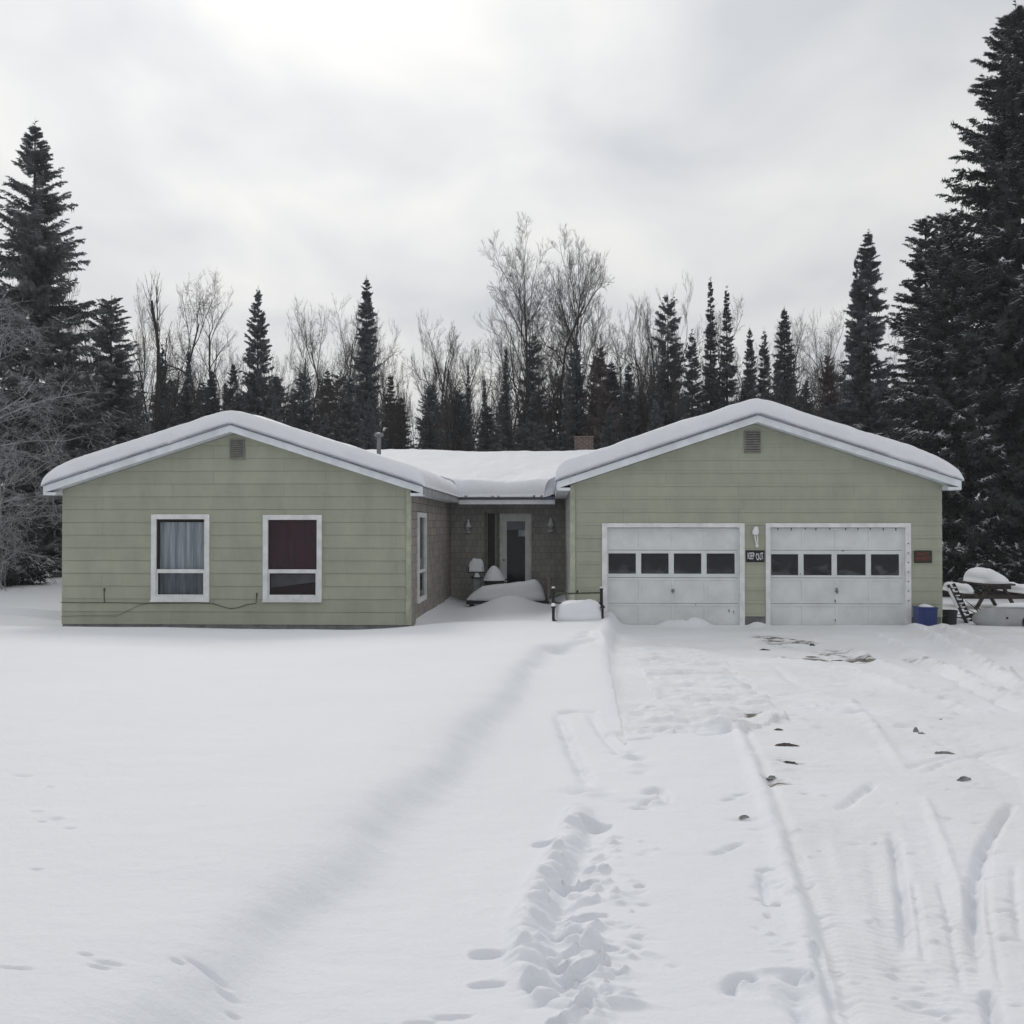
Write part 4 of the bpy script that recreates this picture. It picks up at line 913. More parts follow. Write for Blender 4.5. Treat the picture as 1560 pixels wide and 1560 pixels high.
snow_cap('grill_snow', (kx, 8.0, g0 + kz + .03), .62, .62, lambda A, B: .40 * np.exp(-(A * A + B * B) * 1.3) + .03, 'pointed dome of snow on the kettle grill', sq=2)
# garden bench beside the first garage door
cy0 = -.95; c0, c1 = WX(843, cy0), WX(917, cy0); cc = (c0 + c1) / 2; cwid = c1 - c0; g0 = gz(cc, cy0) - .05
t = empty('garden_bench', (cc, cy0, g0), 'small dark metal bench with a railed back, half buried beside the left garage door', 'bench')
zT = WZ(898, cy0 + .25) - g0; yb = .25
for s in (-1, 1):
    m = MB(); xx = s * cwid / 2; m.box(xx - .03, xx + .03, yb - .03, yb + .03, -.15, zT); m.box(xx - .036, xx + .036, yb - .036, yb + .036, zT, zT + .025); m.build('back_post', M_blackm, t, bevel=.006)
    m = MB(); az = WZ(924, cy0 - .2) - g0; m.box(xx - .045, xx + .045, -.32, yb - .031, az - .02, az + .01); m.build('armrest', M_blackm, t, bevel=.005)
    m = MB(); m.box(xx - .022, xx + .022, -.28, -.24, -.15, az - .02); m.build('leg', M_blackm, t)
zr = WZ(904, cy0 + .25) - g0; zr2 = WZ(918.5, cy0 + .25) - g0
m = MB(); m.beam((-cwid / 2 + .03, yb, zr - .01), (cwid / 2 - .03, yb, zr + .015), .03, .035); m.build('top_rail', M_greenm, t)
m = MB(); m.beam((-cwid / 2 + .03, yb, zr2), (cwid / 2 - .03, yb, zr2), .025, .03); m.tube([(0.0, yb, zr + .02), (0.0, yb, zr + .06)], .02, 8); m.build('lower_rail', M_blackm, t)
m = MB()
for i in range(6): m.box(-cwid / 2 + .02, cwid / 2 - .02, -.28 + i * .085, -.22 + i * .085, .02, .045)
m.build('seat', M_blackm, t)
snow_cap('bench_snow', (cc + .03, cy0 - .08, g0 + .0), cwid + .0, .72, lambda A, B: .44 + .03 * A, 'rounded snow cushion piled on the small metal garden bench', noise=.03, sq=2.6)
for s, nm in ((-1, 'left'), (1, 'right')): snow_cap('post_snow', (cc + s * cwid / 2, cy0 + yb, g0 + zT + .026), .075, .075, lambda A, B: .03 + 0 * A, 'tiny snow tuft on the %s back post of the garden bench' % nm, n=10, sq=2)
snow_cap('armrest_snow', (cc - cwid / 2, cy0 - .05, g0 + az + .011), .09, .5, lambda A, B: .035 + 0 * A, 'snow strip on the left armrest of the garden bench', n=16, sq=4)
# blue tote
ty = -.42; a, b = WX(1395, ty), WX(1423, ty); g0 = -.05; tz = WZ(922, ty)
t = empty('blue_tote', ((a + b) / 2, ty, g0), 'blue plastic tote with a little snow on its lid, right of the garage doors', 'bin'); w = (b - a) / 2
m = MB()
m.add([(-w * .96, -.175, 0), (w * .96, -.175, 0), (w * .96, .175, 0), (-w * .96, .175, 0), (-w, -.19, tz - g0 - .04), (w, -.19, tz - g0 - .04), (w, .19, tz - g0 - .04), (-w, .19, tz - g0 - .04)], [(0, 1, 2, 3), (0, 1, 5, 4), (1, 2, 6, 5), (2, 3, 7, 6), (3, 0, 4, 7), (4, 5, 6, 7)])
for i in range(4): xx = -w * .7 + i * w * .46; m.box(xx - .008, xx + .008, -.194, -.17, .05, tz - g0 - .08)
m.build('body', M_blue, t, bevel=.01)
m = MB(); m.box(-w - .012, w + .012, -.205, .205, tz - g0 - .039, tz - g0 - .008); m.build('lid', M_blue, t, bevel=.008)
snow_cap('tote_snow', ((a + b) / 2 + .02, ty, tz - .007), w * 1.5, .3, lambda A, B: .05 * np.exp(-(A + .1) ** 2 * 2), 'thin snow cap on the blue tote lid', n=20)
# leaning slatted rack, white board, black tub by the garage corner
ly = .9; lb = W(1478, 947, ly); lt = W(1447, 890, ly); g0 = gz(lb.x, ly) - .1
t = empty('slatted_rack', (lb.x, ly, g0), 'black slatted rack leaning against the garage corner with snow on its slats', 'rack')
A_ = Vector((0, 0, .0)); B_ = Vector((lt.x - lb.x, .0, lt.z - g0)); dn = (B_ - A_).normalized()
for yy in (-.28, .22):
    m = MB(); off_ = Vector((-.14 if yy < 0 else .16, yy, 0)); m.beam(A_ + off_, B_ + off_, .05, .07, up=(0, 1, 0)); m.build('side_rail', M_blackm, t)
m = MB(); ms = MB()
for i in range(10):
    f = .08 + i * .092; p = A_.lerp(B_, f); q0 = p + Vector((-.12, -.27, 0)); q1 = p + Vector((.16, .21, -.02)); m.beam(q0, q1, .045, .02, up=dn)
    ms.beam(q0 + Vector((.03, 0, .022)), q1 + Vector((0, 0, .022)), .04, .016)
m.build('slats', M_blackm, t); ms.build('slat_snow', M_snow, t)
p0 = W(1459, 926, ly - .35) ; p1 = W(1444.5, 896, ly - .35)
t = empty('white_board', p0, 'narrow white board leaning on the black slatted rack', 'board'); m = MB(); m.beam((0, 0, 0), p1 - p0, .06, .02, up=(0, 1, 0)); m.build('plank', M_white, t)
tb = .35; tx0, tx1 = WX(1438, tb), WX(1452, tb); g0 = gz(9, tb) - .1
t = empty('black_tub', ((tx0 + tx1) / 2, tb, g0), 'squat black tub tucked against the garage corner', 'tub'); m = MB(); m.lathe([(.14, 0), (.17, .35), (.18, .36), (.18, .40), (.16, .40), (.13, .1)], n=20); m.build('body', M_blackm, t)
m = MB(); m.tube([(-.17, 0, .38), (-.12, -.13, .3), (.12, -.13, .3), (.17, 0, .38)], .006, 6); m.build('handle', M_galv, t)
# grey tank
gy = .2; q0 = W(1492, 944, gy); R_ = .27; g0 = gz(11, gy)
t = empty('grey_tank', (WX(1480, gy), gy, -.05), 'dull grey rounded tank lying half buried at the right edge', 'tank')
m = MB(); MR = Matrix.Rotation(math.pi / 2, 4, 'Y')
m.lathe([(.02, 0), (.08, .03), (.15, .12), (.22, .28), (.26, .5), (.28, .8), (.28, 2.4), (.22, 2.6), (.08, 2.68), (.02, 2.7)], (0, 0, .16), 32, M=MR); m.build('shell', M_tank, t, smooth=True)
m = MB(); m.lathe([(.02, 0), (.02, .03)], (.62, -.262, .20), 12, M=Matrix.Rotation(math.pi / 2, 4, 'X')); m.build('plug', M_blackm, t)
rx = WX(1557, gy) - WX(1480, gy); m = MB(); m.tube([(rx + .11 * math.cos(k * .3927), -.29, .12 + .11 * math.sin(k * .3927)) for k in range(17)], .022, 8, cap=False); m.build('ring', M_blackm, t, smooth=True)
snow_cap('tank_snow', (WX(1480, gy) + 1.55, gy, .36), 2.1, .34, lambda A, B: .085 + 0 * A, 'strip of snow along the top of the grey tank')
# picnic table
pty = 5.3; ptx = WX(1516, pty - .6); g0 = gz(ptx, pty); tz_ = WZ(888, pty - .85)
HH = tz_ - g0; RZ = .0
t = empty('picnic_table', (ptx, pty, g0), 'weathered wooden picnic table heaped with snow right of the garage', 'picnic table', rz=RZ)
m = MB()
for i in range(5): m.box(-.385 + i * .155, -.385 + i * .155 + .14, -.9, .9, HH - .045, HH)
m.build('tabletop', M_wood, t)
sz_ = WZ(903, pty - .85) - g0
for s in (-1, 1):
    m = MB(); m.box(s * .72 - .14, s * .72 + .14, -.9, .9, sz_ - .04, sz_); m.build('seat', M_wood, t)
for yy in (-.62, .62):
    for s in (-1, 1):
        m = MB(); m.beam((s * .16, yy, HH - .05), (s * .58, yy, -.15), .05, .14, up=(0, 1, 0)); m.build('leg', M_wood, t)
    m = MB(); m.box(-.85, .85, yy - .065, yy - .024, sz_ - .14, sz_ - .041); m.box(-.36, .36, yy - .065, yy - .024, HH - .15, HH - .046); m.build('crosspiece', M_wood, t)
snow_cap('table_snow', (ptx, pty, tz_ + .002), .80, 1.75, lambda A, B: .36 * (1 - .25 * B * B) * np.clip(1.05 - .55 * np.clip(A + .2, 0, 2) ** 1.2 - .2 * np.clip(-A - .3, 0, 1), .1, 2), 'tall snow heap on the picnic table top', noise=.03)
for s, nm in ((-1, 'left'), (1, 'right')): snow_cap('seat_snow', (ptx + s * .72, pty, g0 + sz_ + .002), .34, 1.75, lambda A, B: .22 + .0 * A, 'snow heaped on the %s seat of the picnic table' % nm, noise=.05)
# brush between rack and tank
bx_ = WX(1494, 1.6); g0 = gz(bx_, 1.6)
rr = random.Random(5); m = MB(); ms = MB()
for i in range(34):
    p = Vector((rr.uniform(-.45, .5), rr.uniform(-.3, .3), rr.uniform(.0, .10))); dd = Vector((rr.uniform(-1, 1), rr.uniform(-.6, .6), rr.uniform(-.15, .35))).normalized() * rr.uniform(.25, .6)
    m.tube([p, p + dd * .5 + Vector((0, 0, .02)), p + dd], [.018, .014, .006], 5)
t = empty('brush_pile', (bx_, 1.6, g0), 'low dark pile of cut brush between the slatted rack and the grey tank', 'brush'); m.build('sticks', M_bark, t)

# ------------------------------------------------------------------ clods and bark bits on the driveway
def clod(name, px, py, sx, sy, sz, m_, label, cat, seed, group=None):
    x, y = G(px, py); z = gz(x, y); r = random.Random(seed); sx *= .46; sy *= .5; sz *= .5; me = MB(); n = 9; vs = []; rings = [(0.0, -.3), (.75, -.25), (1, .05), (.8, .5), (.4, .85), (0.0, 1.0)]
    m = MB(); vs = []
    for k, (rad, zz) in enumerate(rings):
        for j in range(n):
            a = 2 * math.pi * j / n; q = rad * (1 + .6 * r.uniform(-1, 1)); vs.append((sx * q * math.cos(a), sy * q * math.sin(a), sz * (zz + .2 * r.uniform(-1, 1) * (rad > 0))))
    fs = [(i * n + j, i * n + (j + 1) % n, (i + 1) * n + (j + 1) % n, (i + 1) * n + j) for i in range(len(rings) - 1) for j in range(n)]
    m.add(vs, fs); o = m.build(name, m_, loc=(x, y, z)); o.rotation_euler.z = r.uniform(-.4, .4)
    return tag(o, label, cat, group)
clod('dirt_clod', 1198, 1131, .17, .06, .045, M_barkbit, 'large flat dark clod in the middle of the left tyre area', 'clod', 1)
clod('dirt_clod', 1186, 1108, .07, .04, .03, M_barkbit, 'small dark clod just beyond the large flat one on the driveway', 'clod', 2)
clod('dirt_clod', 1203, 1157, .10, .05, .035, M_barkbit, 'broken dark clod just nearer than the large flat one', 'clod', 3)
clod('dirt_clod', 1164, 989, .16, .06, .05, M_barkbit, 'small peaked clod left of the bare patch at the garage', 'clod', 4)
clod('dirt_clod', 1237, 980, .12, .06, .07, M_barkbit, 'upright bark scrap standing in the bare patch at the garage', 'bark', 5)
clod('ice_chunk', 1396, 1110, .06, .05, .09, M_clod, 'upright grey ice chunk right of the driveway centre', 'ice chunk', 6)
clod('ice_chunk', 1404, 1113, .07, .035, .03, M_clod, 'flat grey ice chip at the foot of the upright chunk', 'ice chunk', 7)
clod('ice_chunk', 1433, 1090, .09, .04, .05, M_barkbit, 'pointed dark lump farthest back on the right of the driveway', 'ice chunk', 8)
clod('ice_chunk', 1438, 1143, .15, .035, .035, M_clod, 'long thin dark chip on the right of the driveway', 'ice chunk', 9)
clod('ice_chunk', 1468, 1184, .13, .05, .06, M_clod, 'grey loaf-shaped ice lump at the right of the driveway', 'ice chunk', 10)
clod('dirt_clod', 1177, 1182, .09, .06, .04, M_clod, 'grey lump on the brown stained edge of the packed snow', 'clod', 12)
clod('dirt_clod', 1380, 1562, .06, .03, .03, M_barkbit, 'dark clod at the bottom edge of the picture', 'clod', 13)
clod('ice_chunk', 1133, 1244, .075, .03, .03, M_clod, 'lone grey chip on the smooth snow left of the tyre tracks', 'ice chunk', 14)
for i, (px, py, a, b) in enumerate([(1180, 970, .16, .05), (1208, 973, .14, .04), (1240, 999, .25, .04), (1275, 1003, .22, .04), (1318, 1003, .14, .05)]):
    clod('bark_scrap', px, py, a, b, .025, M_barkbit, ['dark bark scrap at the left tip of the bare patch', 'dark bark scrap second from the left in the bare patch', 'long bark scrap at the near left rim of the bare patch', 'long bark scrap at the middle of the near rim of the bare patch', 'dark bark scrap at the right tip of the bare patch'][i], 'bark', 20 + i, 'bark scraps in the bare patch')

# ------------------------------------------------------------------ trees
def conifer_arrays(H, R, seed, nb, ntw, shape=.9, cb=.05, snow=.2, tl=.26, tw=.30, gap=.0, topup=.5, low=-.25, minr=.12, ragged=.35):
    g = np.random.default_rng(seed)
    f = np.sort(g.random(nb) ** .92)                          # relative height along crown
    z0 = H * (cb + (1 - cb) * f * .985)
    L = (R * (1 - f) ** shape + minr) * (1 - ragged * g.random(nb) ** 1.5) * (1 + .08 * np.sin(f * 23 + seed) * (1 - f))
    L = np.where(g.random(nb) < .05, L * 1.18, L)
    az = g.random(nb) * 2 * np.pi
    up = low + (topup - low) * f ** 1.6 + g.normal(0, .16, nb)
    T = []
    s = (np.arange(ntw)[None, :] + g.random((nb, ntw))) / ntw; s = .12 + .88 * s ** .85
    s = np.sort(s, 1)
    sag = -.12 * (1 - f)[:, None] * 4 * s * (1 - s) + .10 * (1 - f)[:, None] * s ** 3
    r = L[:, None] * s; zz = z0[:, None] + L[:, None] * (up[:, None] * s + sag)
    ca, sa = np.cos(az)[:, None], np.sin(az)[:, None]
    P = np.stack([r * ca, r * sa, zz], -1)
    side = np.where(np.arange(ntw)[None, :] % 2 == 0, 1, -1) * np.ones((nb, 1))
    ang = side * (g.uniform(.5, 1.25, (nb, ntw))) * np.where(s > .93, .25, 1)
    a2 = az[:, None] + ang
    ln = (L[:, None] * tl * (1.25 - s * .8) + .07 * H / 12) * g.uniform(.7, 1.25, (nb, ntw))
    dz = up[:, None] * .5 - g.uniform(-.15, .9, (nb, ntw)) * (1 - .6 * f[:, None])
    dirv = np.stack([np.cos(a2), np.sin(a2), dz], -1); dirv /= np.linalg.norm(dirv, axis=-1, keepdims=True)
    P = P.reshape(-1, 3); dv = dirv.reshape(-1, 3); ln = ln.reshape(-1, 1)
    keep = g.random(len(P)) > gap; P = P[keep]; dv = dv[keep]; ln = ln[keep]
    n = len(P)
    hv = np.stack([-dv[:, 1], dv[:, 0], np.zeros(n)], 1); hv /= np.linalg.norm(hv, axis=1, keepdims=True) + 1e-9
    hv[:, 2] = g.normal(0, .8, n)
    w = ln * tw * g.uniform(.7, 1.2, (n, 1))
    vs = []; fs = []; mi = []
    def tri(a, b, c, m):
        b0 = sum(len(v) for v in vs); k = len(a); vs.append(np.stack([a, b, c], 1).reshape(-1, 3)); fs.append(np.arange(k * 3).reshape(-1, 3) + b0); mi.append(np.full(k, m))
    tip = P + dv * ln
    dn = np.zeros((n, 3)); dn[:, 2] = -1
    # flat spray: three narrow blades fanning from the twig, plus hanging blades
    q1 = P + dv * ln * .35; q2 = P + dv * ln * .65
    tri(P - hv * w * .28, tip, P + hv * w * .28, 0)
    tri(q1, q1 + dv * ln * .38 + hv * w * 1.0, q1 + dv * ln * .22, 0)
    tri(q1, q1 + dv * ln * .38 - hv * w * 1.0, q1 + dv * ln * .22, 0)
    tri(q2, q2 + dv * ln * .30 + hv * w * .7, q2 + dv * ln * .16, 0)
    tri(q2, q2 + dv * ln * .30 - hv * w * .7, q2 + dv * ln * .16, 0)
    tri(P, P + dv * ln * .45 + dn * w * 1.0, P + dv * ln * .4, 0)
    tri(q1, q1 + dv * ln * .4 + dn * w * .8, q1 + dv * ln * .38, 0)
    if snow > 0:
        bf = np.where(g.random(nb) < .42, g.uniform(1.2, 3.0, nb), g.uniform(0, .45, nb))[:, None] * np.clip((s - .30) * 2.2, .12, 1.3)
        sm = g.random(n) < snow * bf.reshape(-1)[keep]
        # clumps of frost follow the outer part of the boughs
        lift = np.zeros((sm.sum(), 3)); lift[:, 2] = .012 * H / 12 + .006
        p = P[sm] + lift; d_ = dv[sm]; l_ = ln[sm]; h_ = hv[sm] * np.array([1, 1, .6]); w_ = w[sm] * 1.15
        tri(p - h_ * w_ * .30, p + d_ * l_ * .95, p + h_ * w_ * .30, 1)
        p2 = p + d_ * l_ * .35
        tri(p2, p2 + d_ * l_ * .34 + h_ * w_ * .8, p2 + d_ * l_ * .2, 1); tri(p2, p2 + d_ * l_ * .34 - h_ * w_ * .8, p2 + d_ * l_ * .2, 1)
    # leader
    k = 14; a = g.random(k) * 6.28; zt = H * (1 - .05 * g.random(k)); b = np.stack([np.zeros(k), np.zeros(k), zt], 1); o_ = np.stack([np.cos(a), np.sin(a), .9 * np.ones(k)], 1) * .05 * H / 6
    tri(b, b + o_, b + np.array([0, 0, .05 * H / 12]), 0)
    bb = np.array([[0, 0, H * .94]]); tri(bb + [[.03, 0, 0]], bb + [[0, 0, H * .075]], bb - [[.03, 0, 0]], 0)
    return np.concatenate(vs), np.concatenate(fs), np.concatenate(mi), (z0, L, az, up, f)
def make_conifer(H, R, seed, nb, ntw, name='spruce_tree', mats=None, **k):
    V, F, mi, br = conifer_arrays(H, R, seed, nb, ntw, **k)
    t = empty(name)
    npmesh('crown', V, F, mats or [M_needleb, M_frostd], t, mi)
    m = MB(); m.tube([(0, 0, -.4), (0, 0, H * .3), (0, 0, H * .7), (0, 0, H * .97)], [R * .055 + .04, R * .045 + .03, R * .022 + .015, .008], 8)
    z0, L, az, up, f = br
    for i in range(0, len(z0), max(1, len(z0) // 90)):
        l = L[i] * .8; m.tube([(0, 0, z0[i]), (l * .5 * math.cos(az[i]), l * .5 * math.sin(az[i]), z0[i] + l * .5 * up[i]), (l * math.cos(az[i]), l * math.sin(az[i]), z0[i] + l * up[i])], [.012 + .006 * l, .01, .004], 4)
    m.build('trunk', M_bark, t)
    return t
def children(o): return [c for c in COL.objects if c.parent == o]
KIDS = {}
def copy_tree(src, kids):
    c = src.copy(); COL.objects.link(c)
    for k in kids:
        q = k.copy(); COL.objects.link(q); q.parent = c
    return c
def lb_big(l): return 'frost' in l or 'forked' in l
def place(proto, px, pytop, Yd, label, cat, group=None, wpx=None, rz=0, lean=0):
    """stand a tree at depth Yd so its top reaches pixel row pytop"""
    P, H, R, kids, used = proto
    x = WX(px, Yd); zt = W(px, pytop, Yd).z; g0 = -.1 if Yd < 17 else .1
    o = P if not used[0] else copy_tree(P, kids); used[0] = True
    h = zt - g0; s = h / H; o.location = (x, Yd, g0)
    sr = s if wpx is None else (wpx / (FPX / (Yd - CAM.y))) / R
    if cat == 'bare tree' and not lb_big(label): sr = max(sr * 1.2, s * .5)
    o.scale = (sr, sr, s); o.rotation_euler = (0, lean, rz)
    for key in ('label', 'category', 'group'):
        if key in o: del o[key]
    tag(o, label, cat, group); return o
def proto_c(*a, **k):
    t = make_conifer(*a, **k); return (t, a[0], a[1], children(t), [False])

narrow = [proto_c(12, 1.5, 11 + i, 430, 20, shape=.72, cb=.04, snow=.28, ragged=.5, minr=.07, tl=.34, tw=.36) for i in range(2)]
spire = [proto_c(12, 1.25, 31 + i, 430, 18, shape=1.0, cb=.03, snow=.28, ragged=.45, minr=.05, tl=.38, tw=.4) for i in range(2)]
wide = [proto_c(11, 2.4, 51 + i, 480, 26, shape=.8, cb=.02, snow=.32, ragged=.5, minr=.08, tl=.26, tw=.32) for i in range(2)]
scruffy = [proto_c(10, 1.5, 71, 300, 18, shape=.6, cb=.08, snow=.12, ragged=.6, minr=.25, gap=.15, tl=.34, tw=.34)]
rusty = proto_c(9, 1.7, 81, 330, 20, shape=.7, cb=.05, snow=.05, ragged=.45, minr=.2, tl=.3, tw=.34, mats=[M_needler, M_frostd])

# featured conifers of the back row: px, top py, depth, prototype, half-width px, label
feat = [
 (246, 526, 22, narrow[0], 26, 'slim spruce rising just right of the forked bare tree above the left gable roof'),
 (286, 531, 24, spire[0], 30, 'short pointed spruce midway up the left slope of the left gable roof'),
 (322, 562, 26, narrow[1], 30, 'low dark spruce touching the left side of the left gable peak'),
 (392, 438, 24, wide[0], 48, 'broad dark spruce standing tallest above the left gable peak'),
 (462, 566, 25, scruffy[0], 30, 'ragged low spruce over the right slope of the left gable roof'),
 (558, 421, 23, narrow[1], 34, 'tall spire-topped fir near the flue pipe, tallest between the left gable and the birches'),
 (532, 572, 21, wide[1], 46, 'wide low spruce crowding the left foot of the spire-topped fir'),
 (655, 586, 25, scruffy[0], 28, 'thin-crowned spruce right of the flue pipe'),
 (713, 552, 30, spire[1], 18, 'slender pole-like spruce left of the tall birch, over the low roof'),
 (738, 574, 28, spire[0], 22, 'small feathery spruce beside the pole-like one over the low roof'),
 (771, 529, 27, spire[1], 26, 'pointed spruce just left of the tall birch trunk'),
 (812, 511, 28, scruffy[0], 28, 'ragged-topped spruce just right of the tall birch trunk'),
 (878, 514, 25, narrow[0], 33, 'dense dark spruce standing directly above the brick chimney'),
 (915, 527, 24, rusty, 36, 'rusty brown-tinged spruce right of the chimney'),
 (958, 553, 26, narrow[1], 26, 'low spruce in the dip over the left slope of the garage roof'),
 (1018, 451, 29, scruffy[0], 34, 'flat-topped ragged spruce above the left slope of the garage roof'),
 (1055, 503, 26, narrow[0], 30, 'blunt dark spruce between the flat-topped one and the twin spires'),
 (1083, 424, 27, spire[1], 34, 'left one of the twin spires near the garage peak, with a knobbed tip'),
 (1108, 437, 27, spire[0], 36, 'right one of the twin spires near the garage peak'),
 (1143, 498, 28, narrow[1], 22, 'left one of two short spruces just above the garage peak'),
 (1165, 500, 29, narrow[0], 22, 'right one of two short spruces just above the garage peak'),
 (1196, 468, 25, narrow[1], 34, 'solid dark spruce just right of the garage peak'),
 (1308, 384, 22, narrow[0], 30, 'left one of the tall paired cedars above the right roof slope'),
 (1324, 350, 21, narrow[1], 52, 'tallest of the paired cedars above the right roof slope'),
]
for i, (px, pt, Yd, pr, hw, lb) in enumerate(feat):
    place(pr, px, pt, Yd, lb, 'conifer', None, hw * (1.1 if pr in spire else 1.3), rz=i * 1.3)
place(rusty, 1262, 540, 24, 'reddish-brown spruce in the gap left of the paired cedars', 'conifer', None, 38, rz=2)
# filler rows that close the wood
MARKS = [(0, 'the left picture edge'), (48, 'the big left spruce'), (100, 'the left eave'), (168, 'the dark rounded spruce'), (235, 'the forked bare tree'), (286, 'the short pointed spruce'), (355, 'the left gable peak'), (395, 'the broad dark spruce'),
         (462, 'the ragged low spruce'), (510, 'the right slope of the left gable'), (558, 'the spire-topped fir'), (577, 'the flue pipe'), (655, 'the thin-crowned spruce'), (713, 'the pole-like spruce'), (790, 'the tallest birch'),
         (845, 'the foot of the garage roof'), (890, 'the brick chimney'), (915, 'the rusty brown-tinged spruce'), (958, 'the dip spruce over the garage roof slope'), (1018, 'the flat-topped spruce'), (1055, 'the blunt dark spruce'), (1095, 'the twin spires'),
         (1152, 'the garage peak'), (1196, 'the solid dark spruce'), (1262, 'the reddish-brown spruce'), (1316, 'the paired cedars'), (1362, 'the gap right of the paired cedars'), (1412, 'the bare-sided spruce'), (1460, 'the garage eave'), (1552, 'the huge right spruce')]
def whereis(px):
    m = min(MARKS, key=lambda q: abs(q[0] - px)); d = px - m[0]
    return ('just left of ' if d < -9 else 'just right of ' if d > 9 else 'right behind ') + m[1]
SEEN = set()
def uniq(lb, alts=('low', 'squat', 'scrubby')):
    for a_ in alts:
        q = (a_ + ' ' + lb).strip()
        if q not in SEEN: SEEN.add(q); return q
    return lb
rr = random.Random(77); pool = wide + narrow + spire + scruffy
for Yd, cnt, lo_, hi_, rown in ((19.5, 17, 585, 645, 'nearest'), (30, 26, 545, 610, 'second'), (37, 26, 555, 600, 'third'), (46, 28, 565, 605, 'farthest')):
    for i in range(cnt):
        px = 60 + 1360 * (i + rr.uniform(.1, .9)) / cnt
        if Yd < 25 and 660 < px < 730: continue
        top = rr.uniform(lo_, hi_)
        if 600 < px < 860: top += 25
        if Yd < 20 and px > 600: top = max(top, 610)
        place(rr.choice(pool), px, top, Yd + rr.uniform(-2, 2), uniq('dark spruce, %s row, %s' % (rown, whereis(px))), 'conifer', 'crowded spruces low in the rows behind the roofs', rr.uniform(34, 58), rz=rr.uniform(0, 6))

# big trees on both sides
def big(px, pt, Yd, H, R, label, **k):
    pr = proto_c(H, R, **k); o = place(pr, px, pt, Yd, label, 'conifer'); return o
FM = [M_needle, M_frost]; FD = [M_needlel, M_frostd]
def big_at(px, pt, Yd, hwpx, label, mats, **k):
    zt = W(px, pt, Yd).z; H = zt + .1; R = hwpx / (FPX / (Yd - CAM.y))
    t = make_conifer(H, R, mats=mats, **k); t.location = (WX(px, Yd), Yd, -.1); tag(t, label, 'conifer'); return t
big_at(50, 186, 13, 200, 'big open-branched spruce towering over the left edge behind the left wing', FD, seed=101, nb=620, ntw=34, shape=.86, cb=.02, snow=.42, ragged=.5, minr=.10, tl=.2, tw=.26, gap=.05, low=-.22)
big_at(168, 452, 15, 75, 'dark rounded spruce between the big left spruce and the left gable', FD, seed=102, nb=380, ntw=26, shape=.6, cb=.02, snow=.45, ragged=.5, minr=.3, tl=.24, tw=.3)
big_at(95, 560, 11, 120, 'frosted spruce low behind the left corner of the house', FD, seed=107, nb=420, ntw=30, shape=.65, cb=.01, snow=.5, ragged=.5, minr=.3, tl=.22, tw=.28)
big_at(-10, 700, 6, 95, 'small snow-dusted spruce cut off by the left edge at ground level', FM, seed=103, nb=260, ntw=24, shape=.7, cb=.01, snow=.3, ragged=.4, minr=.2, tl=.24, tw=.28)
big_at(1552, 4, 12, 205, 'huge dark spruce filling the right edge, tallest tree in the picture', FM, seed=104, nb=900, ntw=40, shape=.68, cb=.02, snow=.42, ragged=.52, minr=.12, tl=.17, tw=.26, low=-.30)
big_at(1412, 332, 15, 80, 'dark spruce left of the huge right spruce, bare-sided at its tip', FM, seed=105, nb=520, ntw=30, shape=.62, cb=.02, snow=.32, ragged=.5, minr=.3, tl=.2, tw=.28)
big_at(1452, 326, 11, 95, 'heavily frosted spruce spreading over the right end of the garage roof', FM, seed=106, nb=520, ntw=34, shape=.5, cb=.03, snow=.55, ragged=.5, minr=.35, tl=.2, tw=.26, gap=.12)
big_at(1508, 600, 12.5, 95, 'low snowy spruce just behind the picnic table', FM, seed=108, nb=300, ntw=26, shape=.6, cb=.01, snow=.35, ragged=.4, minr=.3, tl=.24, tw=.28)
for i, (px, pt, Yd, hw, lb) in enumerate([(1452, 832, 9.8, 42, 'snow-capped spruce sapling by the garage corner'), (1515, 838, 9.9, 50, 'snow-capped spruce sapling behind the picnic table heap'), (1575, 826, 9.2, 55, 'snow-capped spruce sapling at the right edge')]):
    big_at(px, pt, Yd, hw, lb, FM, seed=120 + i, nb=110, ntw=22, shape=.45, cb=.01, snow=.8, ragged=.4, minr=.15, tl=.28, tw=.4, topup=.3, low=.0)

